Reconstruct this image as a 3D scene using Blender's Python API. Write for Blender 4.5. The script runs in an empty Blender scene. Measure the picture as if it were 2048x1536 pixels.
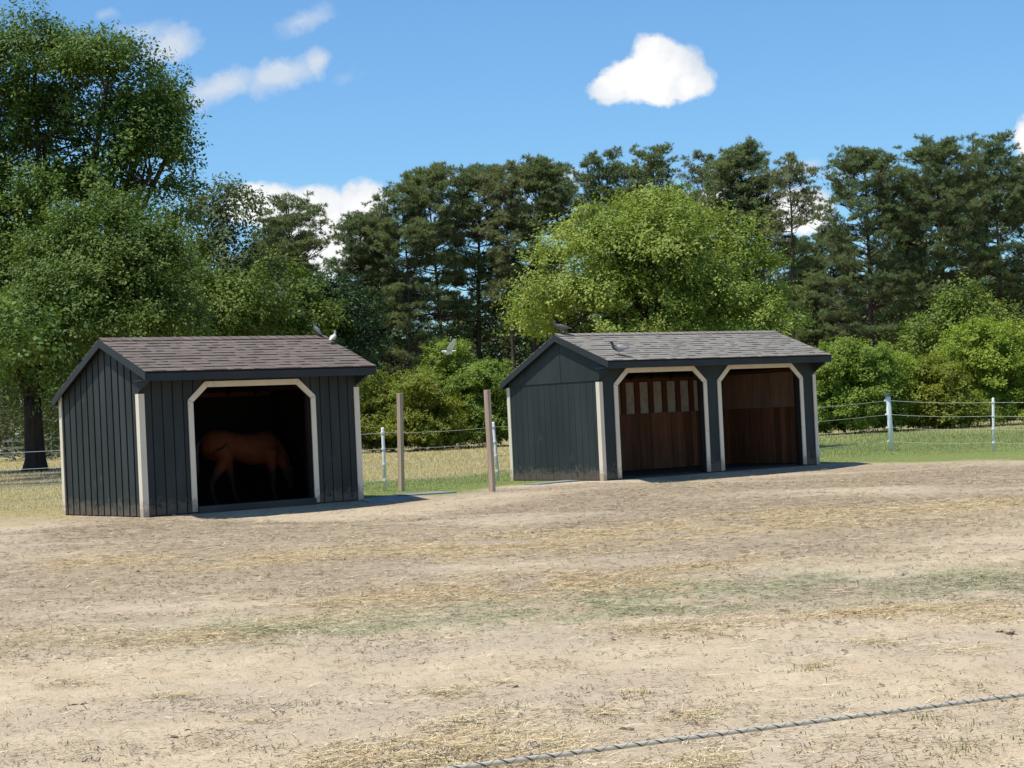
import bpy, math, random
import numpy as np
from mathutils import Vector, Matrix

random.seed(7)
RNG = np.random.default_rng(7)
SC = bpy.context.scene
COL = SC.collection
R = math.radians

# ------------------------------------------------------------------ camera
F_PX, PITCH, ROLL, CAM_H = 3729.8, R(0.926), R(2.671), 1.65      # focal length for a 2048 px wide frame
FW = np.array([0, math.cos(PITCH), math.sin(PITCH)])
_up = np.array([0, -math.sin(PITCH), math.cos(PITCH)]); _rt = np.array([1.0, 0, 0])
RT = math.cos(ROLL)*_rt - math.sin(ROLL)*_up
UP = math.sin(ROLL)*_rt + math.cos(ROLL)*_up
cam = bpy.data.cameras.new('camera'); cam.lens = F_PX/2048*36; cam.sensor_width = 36
cam.clip_end = 6000; cam.clip_start = 0.1
cam_o = bpy.data.objects.new('camera', cam); COL.objects.link(cam_o)
M = Matrix(((RT[0], UP[0], -FW[0], 0), (RT[1], UP[1], -FW[1], 0), (RT[2], UP[2], -FW[2], CAM_H), (0, 0, 0, 1)))
cam_o.matrix_world = M
SC.camera = cam_o

def at(px, py, d):
    """world point seen at a photo pixel, at distance d along +y"""
    r = FW*F_PX + RT*(px-1024) + UP*(768-py)
    return np.array([0, 0, CAM_H]) + r*(d/r[1])

def on_ground(px, py, z=0.2):
    r = FW*F_PX + RT*(px-1024) + UP*(768-py)
    return np.array([0, 0, CAM_H]) + r*((z-CAM_H)/r[2])

# ------------------------------------------------------------------ numpy noise and meshes
def vnoise(x, y, s, seed=0):
    x = np.asarray(x, float)/s; y = np.asarray(y, float)/s
    xi = np.floor(x).astype(np.int64); yi = np.floor(y).astype(np.int64)
    fx = x-xi; fy = y-yi; fx = fx*fx*(3-2*fx); fy = fy*fy*(3-2*fy)
    def h(a, b):
        n = (a*374761393 + b*668265263 + seed*974634777) & 0xffffffff
        n = ((n ^ (n >> 13))*1274126177) & 0xffffffff
        return ((n ^ (n >> 16)) & 0xffff)/65535.0
    return (h(xi, yi)*(1-fx)+h(xi+1, yi)*fx)*(1-fy) + (h(xi, yi+1)*(1-fx)+h(xi+1, yi+1)*fx)*fy

def fbm(x, y, s, seed=0, o=4):
    t = 0; a = .5; k = 0
    for i in range(o):
        t = t + a*vnoise(x, y, s, seed+i*17); k += a; a *= .5; s *= .5
    return t/k

def sstep(a, b, x):
    t = np.clip((np.asarray(x, float)-a)/(b-a), 0, 1); return t*t*(3-2*t)

def np_mesh(name, V, quads=None, tris=None, smooth=False):
    me = bpy.data.meshes.new(name)
    V = np.asarray(V, np.float32).reshape(-1, 3)
    me.vertices.add(len(V)); me.vertices.foreach_set('co', V.ravel())
    idx = []; tot = []
    if quads is not None and len(quads):
        idx.append(np.asarray(quads, np.int32).ravel()); tot.append(np.full(len(quads), 4, np.int32))
    if tris is not None and len(tris):
        idx.append(np.asarray(tris, np.int32).ravel()); tot.append(np.full(len(tris), 3, np.int32))
    idx = np.concatenate(idx); tot = np.concatenate(tot)
    me.loops.add(len(idx)); me.loops.foreach_set('vertex_index', idx)
    me.polygons.add(len(tot))
    st = np.concatenate([[0], np.cumsum(tot)[:-1]]).astype(np.int32)
    me.polygons.foreach_set('loop_start', st)
    me.update(calc_edges=True)
    me.polygons.foreach_set('use_smooth', np.full(len(tot), smooth))
    me.update()
    return me

class MB:
    """collects boxes, prisms and tubes, builds one mesh"""
    def __init__(s): s.v = []; s.f = []
    def add(s, vs, fs):
        n = len(s.v); s.v += [tuple(map(float, p)) for p in vs]; s.f += [tuple(i+n for i in q) for q in fs]
    def box(s, a, b):
        (x0, y0, z0), (x1, y1, z1) = a, b
        s.add([(x0,y0,z0),(x1,y0,z0),(x1,y1,z0),(x0,y1,z0),(x0,y0,z1),(x1,y0,z1),(x1,y1,z1),(x0,y1,z1)],
              [(3,2,1,0),(4,5,6,7),(0,1,5,4),(1,2,6,5),(2,3,7,6),(3,0,4,7)])
    def prism(s, poly, off):
        """poly: list of 3d points; extruded by off"""
        n = len(poly); off = np.array(off, float)
        vs = [np.array(p, float) for p in poly] + [np.array(p, float)+off for p in poly]
        fs = [tuple(range(n))[::-1], tuple(range(n, 2*n))] + [(i, (i+1) % n, n+(i+1) % n, n+i) for i in range(n)]
        s.add(vs, fs)
    def tube(s, pts, rad, n=8, cap=True):
        pts = [np.array(p, float) for p in pts]
        if not hasattr(rad, '__len__'): rad = [rad]*len(pts)
        base = len(s.v); ref = None
        for i, p in enumerate(pts):
            d = pts[min(i+1, len(pts)-1)] - pts[max(i-1, 0)]; d = d/(np.linalg.norm(d)+1e-9)
            if ref is None:
                ref = np.cross(d, [0, 0, 1.0]) if abs(d[2]) < .9 else np.cross(d, [1.0, 0, 0])
            a = ref - d*np.dot(ref, d); a /= np.linalg.norm(a)+1e-9; b = np.cross(d, a); ref = a
            for k in range(n):
                t = 2*math.pi*k/n
                s.v.append(tuple(p + (a*math.cos(t)+b*math.sin(t))*rad[i]))
        for i in range(len(pts)-1):
            for k in range(n):
                k2 = (k+1) % n
                s.f.append((base+i*n+k, base+i*n+k2, base+(i+1)*n+k2, base+(i+1)*n+k))
        if cap:
            s.f.append(tuple(base+k for k in range(n))[::-1]); e = base+(len(pts)-1)*n
            s.f.append(tuple(e+k for k in range(n)))
    def loft(s, rings):
        """rings: list of (center, a, b) with a, b the half-axis vectors"""
        n = 14; base = len(s.v)
        for c, a, b in rings:
            c, a, b = map(lambda q: np.array(q, float), (c, a, b))
            for k in range(n):
                t = 2*math.pi*k/n; s.v.append(tuple(c + a*math.cos(t) + b*math.sin(t)))
        for i in range(len(rings)-1):
            for k in range(n):
                k2 = (k+1) % n
                s.f.append((base+i*n+k, base+i*n+k2, base+(i+1)*n+k2, base+(i+1)*n+k))
        s.f.append(tuple(base+k for k in range(n))[::-1]); e = base+(len(rings)-1)*n
        s.f.append(tuple(e+k for k in range(n)))
    def mesh(s, name, smooth=False):
        me = bpy.data.meshes.new(name); me.from_pydata(s.v, [], s.f)
        me.polygons.foreach_set('use_smooth', np.full(len(me.polygons), smooth)); me.update()
        return me
    def build(s, name, mat, parent=None, smooth=False, bevel=0):
        o = bpy.data.objects.new(name, s.mesh(name, smooth)); COL.objects.link(o)
        if mat: o.data.materials.append(mat)
        o.parent = parent
        if bevel:
            b = o.modifiers.new('bevel', 'BEVEL'); b.width = bevel; b.segments = 2; b.limit_method = 'ANGLE'
        return o

def link(name, me, mat=None, parent=None):
    o = bpy.data.objects.new(name, me); COL.objects.link(o)
    if mat and not me.materials: me.materials.append(mat)
    o.parent = parent
    return o

def tag(o, label=None, cat=None, group=None, kind=None):
    for k, v in (('label', label), ('category', cat), ('group', group), ('kind', kind)):
        if v: o[k] = v
    return o

def empty(name, loc, rz=0, label=None, cat=None, group=None):
    o = bpy.data.objects.new(name, None); COL.objects.link(o)
    o.location = loc; o.rotation_euler = (0, 0, rz); o.empty_display_size = .2
    return tag(o, label, cat, group)

def copy_tree(o, parent=None):
    c = o.copy(); COL.objects.link(c); c.parent = parent
    for ch in list(o.children): copy_tree(ch, c)
    return c

# ------------------------------------------------------------------ materials
class NT:
    def __init__(s, tree): s.t = tree; tree.nodes.clear()
    def n(s, typ, **kw):
        nd = s.t.nodes.new(typ)
        ins = kw.pop('i', {})
        for k, v in kw.items(): setattr(nd, k, v)
        for k, v in ins.items():
            sock = nd.inputs[k]
            if hasattr(v, 'links'): s.t.links.new(v, sock)
            else: sock.default_value = v
        return nd
    def math(s, op, a, b=0.0, c=None, clamp=False):
        d = {0: a, 1: b}
        if c is not None: d[2] = c
        return s.n('ShaderNodeMath', operation=op, use_clamp=clamp, i=d).outputs[0]
    def mix(s, f, a, b, blend='MIX'):
        nd = s.n('ShaderNodeMix', data_type='RGBA', blend_type=blend)
        for k, v in ((0, f), (6, a), (7, b)):
            if hasattr(v, 'links'): s.t.links.new(v, nd.inputs[k])
            else: nd.inputs[k].default_value = v if k == 0 else (tuple(v)+(1,))[:4]
        return nd.outputs[2]
    def ramp(s, f, stops):
        nd = s.n('ShaderNodeValToRGB', i={0: f}); e = nd.color_ramp.elements
        while len(e) < len(stops): e.new(.5)
        for k, (p, c) in enumerate(stops):
            e[k].position = p; e[k].color = (c, c, c, 1) if not hasattr(c, '__len__') else tuple(c)+(1,)
        return nd.outputs[0]
    def noise(s, vec, scale, detail=4, rough=.55, dist=0):
        return s.n('ShaderNodeTexNoise', i={'Vector': vec, 'Scale': scale, 'Detail': detail, 'Roughness': rough, 'Distortion': dist}).outputs[0]

def new_mat(name):
    m = bpy.data.materials.new(name); m.use_nodes = True
    return m, NT(m.node_tree)

def finish(m, N, col, rough=.8, bump=None, bstr=.3, bdist=.02, spec=.3):
    p = N.n('ShaderNodeBsdfPrincipled')
    for k, v in (('Base Color', col), ('Roughness', rough), ('Specular IOR Level', spec)):
        if hasattr(v, 'links'): N.t.links.new(v, p.inputs[k])
        else: p.inputs[k].default_value = (tuple(v)+(1,))[:4] if hasattr(v, '__len__') else v
    if bump is not None:
        b = N.n('ShaderNodeBump', i={'Strength': bstr, 'Distance': bdist, 'Height': bump})
        N.t.links.new(b.outputs[0], p.inputs['Normal'])
    o = N.n('ShaderNodeOutputMaterial'); N.t.links.new(p.outputs[0], o.inputs[0])
    return m

def simple(name, col, rough=.7, var=.25, scale=6, stretch=(1, 1, 1), bstr=.2, bdist=.005, spec=.3, stain=None, island=0, splash=None):
    m, N = new_mat(name)
    tc = N.n('ShaderNodeTexCoord').outputs['Object']
    mp = N.n('ShaderNodeMapping', i={'Vector': tc, 'Scale': stretch}).outputs[0]
    nz = N.noise(mp, scale, 5)
    f = N.ramp(nz, [(.3, 0.0), (.7, 1.0)])
    c = np.array(col)
    out = N.mix(f, tuple(c*(1-var)), tuple(c*(1+var)))
    if island:
        ri = N.n('ShaderNodeNewGeometry').outputs['Random Per Island']
        k = N.ramp(ri, [(0, 1-island), (1, 1+island)])
        out = N.mix(1.0, out, k, 'MULTIPLY')
    if stain:
        scol, sscale, lo, hi = stain
        s2 = N.ramp(N.noise(tc, sscale, 6, .65), [(lo, 0.0), (hi, 1.0)])
        out = N.mix(s2, out, scol)
    if splash:
        z = N.n('ShaderNodeSeparateXYZ', i={0: tc}).outputs[2]
        v = N.math('ADD', z, N.math('MULTIPLY_ADD', N.noise(tc, 9, 6, .7), -.9, .36))
        out = N.mix(N.ramp(v, [(.0, .75), (.16, 0.0)]), out, splash)
    fine = N.noise(mp, scale*8, 3)
    return finish(m, N, out, rough, fine, bstr, bdist, spec)

def foliage(name, c1, c2, c3, trans=.3, rough=.5, patch=.5, tint=.25):
    """c1..c2 vary leaf by leaf, c3 in patches of the crown"""
    m, N = new_mat(name)
    ri = N.n('ShaderNodeNewGeometry').outputs['Random Per Island']
    tc = N.n('ShaderNodeTexCoord').outputs['Object']
    col = N.mix(ri, c1, c2)
    pf = N.ramp(N.noise(tc, patch, 3), [(.42, 0.0), (.62, .8)])
    col = N.mix(pf, col, c3)
    rnd = N.n('ShaderNodeObjectInfo').outputs['Random']
    k = N.ramp(rnd, [(0, (1-tint, 1-tint*.8, 1-tint*.6)), (1, (1+tint, 1+tint*.7, 1.0))])
    col = N.mix(1.0, col, k, 'MULTIPLY')
    p = N.n('ShaderNodeBsdfPrincipled', i={'Base Color': col, 'Roughness': max(rough, .55), 'Specular IOR Level': .22})
    tcol = N.mix(1.0, col, (1.15, 1.25, .55), 'MULTIPLY')
    t = N.n('ShaderNodeBsdfTranslucent', i={'Color': tcol})
    mx = N.n('ShaderNodeMixShader', i={0: trans, 1: p.outputs[0], 2: t.outputs[0]})
    o = N.n('ShaderNodeOutputMaterial'); N.t.links.new(mx.outputs[0], o.inputs[0])
    return m

MAT = {}
MAT['paint_left'] = simple('slate_green_paint', (.027, .033, .031), .62, .25, 2.5, (1, 1, .25), .25, .002, .25, stain=((.075, .08, .07), 2.2, .62, .85), island=.12, splash=(.13, .105, .075))
MAT['paint_right'] = simple('dark_green_paint', (.025, .033, .032), .6, .2, 2.0, (1, 1, .3), .2, .002, .25, stain=((.085, .095, .085), 1.6, .64, .86), island=.08, splash=(.13, .105, .075))
MAT['gap'] = simple('gap_shade_paint', (.018, .024, .024), .8)  # darker copy of the wall paint: crevice shade put into the colour
MAT['trim_paint'] = simple('cream_trim_paint', (.72, .635, .495), .55, .06, 5, (1, 1, .3), .15, .002, .3, stain=((.3, .24, .17), 4.0, .62, .9), splash=(.34, .26, .17))
MAT['fascia'] = simple('dark_fascia_paint', (.022, .028, .030), .55, .2, 3)
MAT['shingle_brown'] = simple('brown_shingles', (.150, .121, .103), .95, .15, 9, (1, 1, 1), .5, .004, .15, island=.12)
MAT['shingle_grey'] = simple('grey_shingles', (.215, .198, .170), .95, .15, 9, (1, 1, 1), .5, .004, .15, stain=((.23, .18, .15), 1.3, .55, .75), island=.10)
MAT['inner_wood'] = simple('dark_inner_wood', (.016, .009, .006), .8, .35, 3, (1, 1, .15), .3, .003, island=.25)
MAT['plank'] = simple('kickboard_planks', (.195, .080, .036), .75, .35, 3, (3, 3, .25), .3, .003, island=.35)
MAT['stud'] = simple('reddish_studs', (.11, .038, .018), .8, .25, 4, (2, 2, .3))
MAT['panel_pale'] = simple('pale_wall_panel', (.42, .36, .28), .8, .2, 8)
MAT['panel_tan'] = simple('tan_wall_panel', (.26, .155, .10), .8, .2, 5, (2, 2, .3), island=.15)
MAT['old_beam'] = simple('weathered_sill_beam', (.045, .042, .037), .9, .3, 4, (.3, 1, 1), .4, .006)
MAT['post_wood'] = simple('weathered_post_wood', (.44, .33, .24), .85, .3, 6, (2, 2, .12), .5, .004, stain=((.20, .13, .09), 3, .6, .85))
MAT['white_post'] = simple('white_post', (.74, .76, .74), .45, .06, 4, spec=.4)
MAT['rope'] = simple('pale_rope', (.46, .46, .42), .7, .1, 30)
MAT['old_white'] = simple('weathered_white_board', (.42, .44, .42), .7, .2, 3)
MAT['grey_rail'] = simple('weathered_grey_rail', (.24, .21, .19), .85, .25, 4)
MAT['bark'] = simple('dark_bark', (.055, .042, .033), .95, .4, 4, (2, 2, .4), .8, .03, .1)
MAT['bark_pine'] = simple('pine_bark', (.085, .062, .05), .95, .35, 3, (2, 2, .5), .8, .03, .1)
MAT['bark_pale'] = simple('pale_bark', (.16, .15, .135), .95, .3, 4, (2, 2, .5), .6, .02, .1)
MAT['mat_rubber'] = simple('grey_rubber_mat', (.20, .22, .235), .85, .2, 3, stain=((.33, .27, .19), 2.5, .5, .7))
MAT['horse_coat'] = None
MAT['hair_black'] = simple('black_horse_hair', (.012, .010, .009), .6)

MAT['maple_dark'] = foliage('dark_maple_leaves', (.038, .086, .017), (.092, .155, .032), (.130, .195, .038), .25, .55, .35)
MAT['maple_mid'] = foliage('mid_green_leaves', (.085, .145, .022), (.165, .228, .044), (.205, .255, .050), .28, .55, .45)
MAT['maple_bright'] = foliage('bright_maple_leaves', (.105, .170, .026), (.225, .290, .066), (.270, .325, .088), .32, .55, .55)
MAT['grey_leaf'] = foliage('grey_green_leaves', (.085, .115, .050), (.155, .190, .095), (.125, .16, .06), .28, .55, .5)
MAT['shrub_yellow'] = foliage('yellow_green_leaves', (.190, .215, .028), (.305, .310, .052), (.165, .225, .036), .34, .55, .7)
MAT['shrub_green'] = foliage('shrub_leaves', (.150, .235, .030), (.265, .345, .060), (.295, .365, .070), .36, .55, .6)
MAT['vine_leaf'] = foliage('dark_vine_leaves', (.026, .056, .022), (.054, .100, .038), (.075, .12, .040), .25, .5, .5)
MAT['under_leaf'] = foliage('understory_leaves', (.028, .048, .017), (.058, .084, .026), (.070, .082, .030), .22, .5, .25)
MAT['needles'] = foliage('pine_needles', (.108, .150, .060), (.215, .258, .118), (.185, .212, .094), .32, .6, .35, .12)
MAT['needles_thin'] = foliage('thin_pine_needles', (.13, .155, .07), (.245, .262, .135), (.20, .205, .105), .32, .6, .35, .12)

# ------------------------------------------------------------------ world: sky, clouds, sun
SUN_EL = R(69); SUN_AZ = R(205)                  # direction towards the sun, azimuth from +x
w = bpy.data.worlds.new('World'); SC.world = w; w.use_nodes = True
N = NT(w.node_tree)
sky = N.n('ShaderNodeTexSky', sky_type='NISHITA')
sky.sun_disc = False; sky.sun_elevation = SUN_EL; sky.sun_rotation = R(90)-SUN_AZ
sky.air_density = 1.0; sky.dust_density = .3; sky.ozone_density = 4.0; sky.altitude = 0
skyc = N.mix(1.0, sky.outputs[0], (.082, .114, .134), 'MULTIPLY')
tc = N.n('ShaderNodeTexCoord').outputs['Generated']
sep = N.n('ShaderNodeSeparateXYZ', i={0: tc})
yy = N.math('MAXIMUM', sep.outputs[1], .02)
gx = N.math('DIVIDE', sep.outputs[0], yy); gz = N.math('DIVIDE', sep.outputs[2], yy)
gp = N.n('ShaderNodeCombineXYZ', i={0: gx, 1: gz, 2: 0.0}).outputs[0]
def warp(vec, scale, amt):
    nz = N.n('ShaderNodeTexNoise', i={'Vector': vec, 'Scale': scale, 'Detail': 6.0, 'Roughness': .6}).outputs[1]
    c = N.n('ShaderNodeVectorMath', operation='SUBTRACT', i={0: nz, 1: (.5, .5, .5)}).outputs[0]
    c = N.n('ShaderNodeVectorMath', operation='MULTIPLY', i={0: c, 1: (amt, amt, 0)}).outputs[0]
    return N.n('ShaderNodeVectorMath', operation='ADD', i={0: vec, 1: c}).outputs[0]
def blobs(vec, lst):
    out = None
    for px, py, rx, ry, ang, wgt in lst:
        p = at(px, py, 1.0) - np.array([0, 0, CAM_H])
        mp = N.n('ShaderNodeMapping', vector_type='TEXTURE', i={'Vector': vec, 'Location': (p[0], p[2], 0), 'Rotation': (0, 0, ROLL+R(ang)), 'Scale': (rx/F_PX, ry/F_PX, 1)}).outputs[0]
        l = N.n('ShaderNodeVectorMath', operation='LENGTH', i={0: mp}).outputs['Value']
        v = N.math('MULTIPLY_ADD', l, -wgt, wgt)
        out = v if out is None else N.math('MAXIMUM', out, v)
    return out
puff = blobs(warp(warp(gp, 90, .009), 26, .014), [
    (1302,166,148,48,0,1), (1310,116,70,66,0,1), (1350,138,80,60,0,1), (1374,162,74,48,0,1), (1262,150,78,56,0,1), (1232,174,66,38,0,1), (500,410,70,50,0,1),
    (535,415,95,60,0,1), (625,430,125,75,0,1), (722,415,80,72,0,1), (650,500,150,75,0,1), (590,530,90,60,0,1),
    (2060,290,50,70,0,1), (1450,410,120,60,0,1), (1590,420,100,60,0,1)])
wisp = blobs(warp(warp(gp, 50, .016), 14, .03), [
    (340,80,95,42,12,1), (290,65,80,32,10,.55), (440,172,105,48,8,1), (565,148,125,50,12,1.05), (640,122,34,46,0,.9), (610,32,80,32,8,.6),
    (880,350,42,26,0,.8), (1445,338,80,34,10,.9), (1610,342,60,30,10,.8), (1130,352,60,26,0,.6), (220,40,40,22,20,.35), (700,150,60,26,0,.25), (1690,350,120,24,0,.4), (960,420,200,60,0,.6)])
dn = N.noise(gp, 26, 7, .6)
pm = N.ramp(N.math('ADD', puff, N.math('MULTIPLY_ADD', dn, .42, -.21)), [(.10, 0.0), (.34, 1.0)])
wm = N.ramp(N.math('ADD', wisp, N.math('MULTIPLY_ADD', dn, .8, -.42)), [(.10, 0.0), (.75, .88)])
mask = N.math('MAXIMUM', pm, wm)
mask = N.math('MULTIPLY', mask, N.math('GREATER_THAN', sep.outputs[1], .05))
ccol = N.ramp(N.math('MULTIPLY_ADD', puff, .55, N.math('MULTIPLY_ADD', N.noise(gp, 30, 6, .55), 1.7, -.72)), [(.0, (.60, .66, .74)), (.5, (.87, .875, .88))])
allc = N.mix(mask, skyc, ccol)
bg = N.n('ShaderNodeBackground', i={0: allc, 1: 1.0})
wo = N.n('ShaderNodeOutputWorld'); w.node_tree.links.new(bg.outputs[0], wo.inputs[0])

sun = bpy.data.lights.new('sun', 'SUN'); sun.energy = 5.0; sun.angle = R(.53); sun.color = (1.0, .955, .88)
sun_o = bpy.data.objects.new('sun', sun); COL.objects.link(sun_o)
sd = Vector((math.cos(SUN_EL)*math.cos(SUN_AZ), math.cos(SUN_EL)*math.sin(SUN_AZ), math.sin(SUN_EL)))
sun_o.rotation_euler = sd.to_track_quat('Z', 'Y').to_euler(); sun_o.location = sd*300
SC.view_settings.view_transform = 'Standard'; SC.view_settings.look = 'None'
SC.view_settings.exposure = 0.2; SC.view_settings.gamma = 1
try: SC.view_settings.use_curve_mapping = False
except Exception: pass

# ------------------------------------------------------------------ ground
LEFT = dict(x=-6.273, y=31.434, yaw=.687, W=4.387, D=2.934, z0=.222)
RIGHT = dict(x=1.776, y=38.047, yaw=.642, W=6.203, D=3.08, z0=.226)
def local(S, x, y):
    c, s = math.cos(S['yaw']), math.sin(S['yaw']); dx = x-S['x']; dy = y-S['y']
    return dx*c+dy*s, -dx*s+dy*c
def base_z(x, y):
    return .20*sstep(10, 30, y) + .012*sstep(50, 90, y)
def hollow(S, x, y, u0, u1, depth):
    u, v = local(S, x, y)
    a = sstep(u0-1.2, u0+.9, u)*(1-sstep(u1-.6, u1+2.6, u))
    return -depth*a*sstep(.0, .7, -v)*(1-sstep(2.5, 12, -v))
def dents(x, y, s, seed):
    xi = np.floor(x/s); yi = np.floor(y/s); out = np.zeros_like(x)
    for a in (-1, 0, 1):
        for b in (-1, 0, 1):
            cx = xi+a; cy = yi+b
            r1 = vnoise(cx, cy, 1.0, seed); r2 = vnoise(cx, cy, 1.0, seed+5); r3 = vnoise(cx, cy, 1.0, seed+9)
            d2 = ((x-(cx+r1)*s)**2 + (y-(cy+r2)*s)**2)/(.085**2)
            k = np.clip((r3-.35)*1.8, 0, 1)
            out += k*(-.030*np.exp(-d2) + .013*np.exp(-(np.sqrt(d2)-1.55)**2*4))
    return out
def ground_z(x, y):
    x = np.asarray(x, float); y = np.asarray(y, float)
    z = base_z(x, y)
    near = 1-sstep(30, 60, y)
    z = z + ((fbm(x, y, 1.6, 3)-.5)*.06 + (fbm(x, y, .42, 5)-.5)*.060*(1-sstep(18, 36, y)) + (vnoise(x, y, .15, 9)-.5)*.024*(1-sstep(13, 26, y)))*near
    z = z + dents(x, y, .36, 131)*(1-sstep(17, 24, y))*(.35+.9*sstep(.35, .6, fbm(x, y, 2.5, 77)))
    for S in (LEFT, RIGHT):                                   # level earth pads under the sheds
        u, v = local(S, x, y)
        d = np.maximum(np.maximum(-u, u-S['W']), np.maximum(-v, v-S['D']))
        k = 1-sstep(.0, 1.1, d)
        z = z*(1-k) + (S['z0']-.02)*k
    z = z + hollow(LEFT, x, y, .5, 4.2, .10) + hollow(RIGHT, x, y, .4, 6.0, .10)
    z = z + .9*sstep(150, 400, y)*0
    return z

# where each kind of ground cover lies: bands are lines on the ground, width in metres
def gline(pts, z=.12): return np.array([on_ground(px, py, z)[:2] for px, py in pts])
def band(x, y, pts, half, z=.12):
    P = gline(pts, z); o = np.argsort(P[:, 0]); P = P[o]
    yc = np.interp(x, P[:, 0], P[:, 1])
    end = sstep(P[0, 0]-.9, P[0, 0]+.6, x)*(1-sstep(P[-1, 0]-.6, P[-1, 0]+.9, x))
    return np.exp(-((y-yc)/half)**2)*end
PB = gline([(-60,1040),(0,1038),(130,1033),(300,1010),(700,1000),(880,988),(1020,972),(1400,945),(1640,928),(1850,914),(2048,905),(2120,900)], .2)
def meadow(x, y):
    yb = np.interp(x, PB[:, 0], PB[:, 1])
    yb = np.where(x < PB[0, 0], PB[0, 1]-.2*(PB[0, 0]-x), yb)
    g = sstep(-4.2-7*sstep(3, 8, x), 1.8, y-yb+(fbm(x, y, 2.2, 21)-.5)*6.0)
    for S in (LEFT, RIGHT):                                   # trodden bare in front of and round the sheds
        u, v = local(S, x, y)
        g = g*(1-sstep(.6, -.2, v)*sstep(-2.5, -.3, u)*(1-sstep(S['W']+.3, S['W']+2.0, u)))
    return g
def lush(x, y):
    yb = np.interp(x, PB[:, 0], PB[:, 1]); dist = y-yb
    fencey = np.clip(1-np.abs(dist-3)/(9+6*sstep(3, 8, x)), 0, 1)
    return np.clip(.15 + 1.0*fencey + (.5*sstep(3, 9, x)) - 1.0*sstep(-6, -8, x) - .25*sstep(60, 85, y), 0, 1)
def covers(x, y):
    n1 = fbm(x, y, .9, 31); n2 = fbm(x, y, .35, 41, 3); n3 = fbm(x, y, 3.0, 51)
    br = np.clip((n1-.28)*2.6, 0, 1)
    straw = (1.0*band(x, y, [(150,1128),(420,1122),(700,1108),(960,1096)], .85)
             + .9*band(x, y, [(900,1098),(1100,1086),(1350,1062),(1600,1042),(2100,1010)], 1.6)
             + .95*band(x, y, [(950,1152),(1150,1140),(1300,1126),(1500,1112)], .55)
             + .8*band(x, y, [(1250,1235),(1600,1212),(1800,1200),(2090,1192)], .62)
             + .5*band(x, y, [(380,1245),(700,1200),(1000,1170),(1400,1150)], 1.1)
             + .45*band(x, y, [(-60,1265),(300,1235),(700,1200)], 1.0))
    straw = np.clip(straw*br*1.25, 0, 1)
    hay = (band(x, y, [(560,1238),(900,1212),(1150,1196),(1350,1186)], .95) + band(x, y, [(1250,1175),(1450,1162),(1700,1150),(2100,1140)], 1.35)
           + .5*band(x, y, [(40,1262),(300,1240),(640,1222)], .7))
    hay = np.clip(hay*np.clip((n2-.2)*2.2, 0, 1), 0, 1)
    n4 = fbm(x*.45, y, 1.3, 91); n5 = fbm(x*.5, y, 4.0, 95, 3)
    mixed = sstep(12.5, 16.0, y+(n5-.5)*6)*np.clip((n4-.20)*3.0, 0, 1)*np.clip((n5-.16)*3.2, .2, 1)
    straw = np.clip(straw*1.05 + .20*mixed*np.clip((n3-.3)*3, .2, 1), 0, 1)
    brown = np.clip(.62*mixed + (.85*band(x, y, [(1100,1020),(1500,985),(1800,965),(2100,950)], 4.5) + .75*band(x, y, [(150,1062),(500,1050),(900,1030),(1250,1000)], 2.6)
                     + .8*band(x, y, [(1500,1045),(1800,1018),(2100,1005)], 2.2))*np.clip((n3-.2)*2, 0, 1), 0, 1)
    g = meadow(x, y)
    bare = np.exp(-((x+18)/6.0)**2-((y-66)/15)**2)*np.clip((n3-.1)*2.2, .3, 1)   # worn earth under the big maple, with the crown's shade painted in
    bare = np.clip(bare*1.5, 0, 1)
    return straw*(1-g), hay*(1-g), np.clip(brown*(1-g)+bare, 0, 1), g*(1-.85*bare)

def axis(segs):
    out = []
    for a, b, st in segs: out.append(np.arange(a, b-1e-6, st))
    return np.concatenate(out+[[segs[-1][1]]])
gx_ = axis([(-900,-300,100),(-300,-100,20),(-100,-30,5),(-30,-14,1.0),(-14,-5,.25),(-5,6,.075),(6,16,.25),(16,36,1.0),(36,100,6),(100,300,20),(300,900,100)])
gy_ = axis([(-60,0,10),(0,6.5,.5),(6.5,18,.06),(18,46,.15),(46,62,.5),(62,110,2),(110,300,10),(300,2200,100)])
GX, GY = np.meshgrid(gx_, gy_)
X = GX.ravel(); Y = GY.ravel(); Z = ground_z(X, Y)
nx, ny = len(gx_), len(gy_)
i0 = (np.arange(ny-1)[:, None]*nx + np.arange(nx-1)[None]).ravel()
me = np_mesh('ground', np.stack([X, Y, Z], 1), np.stack([i0, i0+1, i0+nx+1, i0+nx], 1), smooth=True)
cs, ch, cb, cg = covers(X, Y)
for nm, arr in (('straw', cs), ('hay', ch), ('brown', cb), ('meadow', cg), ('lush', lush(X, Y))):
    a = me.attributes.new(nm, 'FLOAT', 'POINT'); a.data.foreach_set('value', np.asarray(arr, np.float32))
m, N = new_mat('paddock_ground')
geo = N.n('ShaderNodeNewGeometry'); pos = geo.outputs['Position']
def att(nm): return N.n('ShaderNodeAttribute', attribute_name=nm).outputs['Fac']
big = N.noise(pos, .35, 4); mid = N.noise(pos, 2.2, 5, .6); fine = N.noise(pos, 22, 4, .7); grit = N.noise(pos, 160, 2, .7)
sand = N.mix(N.ramp(mid, [(.3, 0.0), (.7, 1.0)]), (.48, .375, .240), (.62, .505, .345))
sand = N.mix(N.ramp(big, [(.40, 0.0), (.62, .75)]), sand, (.44, .36, .265))
sand = N.mix(N.ramp(fine, [(.54, 0.0), (.74, .55)]), sand, (.32, .245, .16))
sand = N.mix(N.ramp(grit, [(.35, .35), (.5, 0.0)]), sand, (.22, .17, .12))
stx = N.noise(N.n('ShaderNodeMapping', i={'Vector': pos, 'Scale': (9, 26, 9)}).outputs[0], 1.0, 5, .7)
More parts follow.
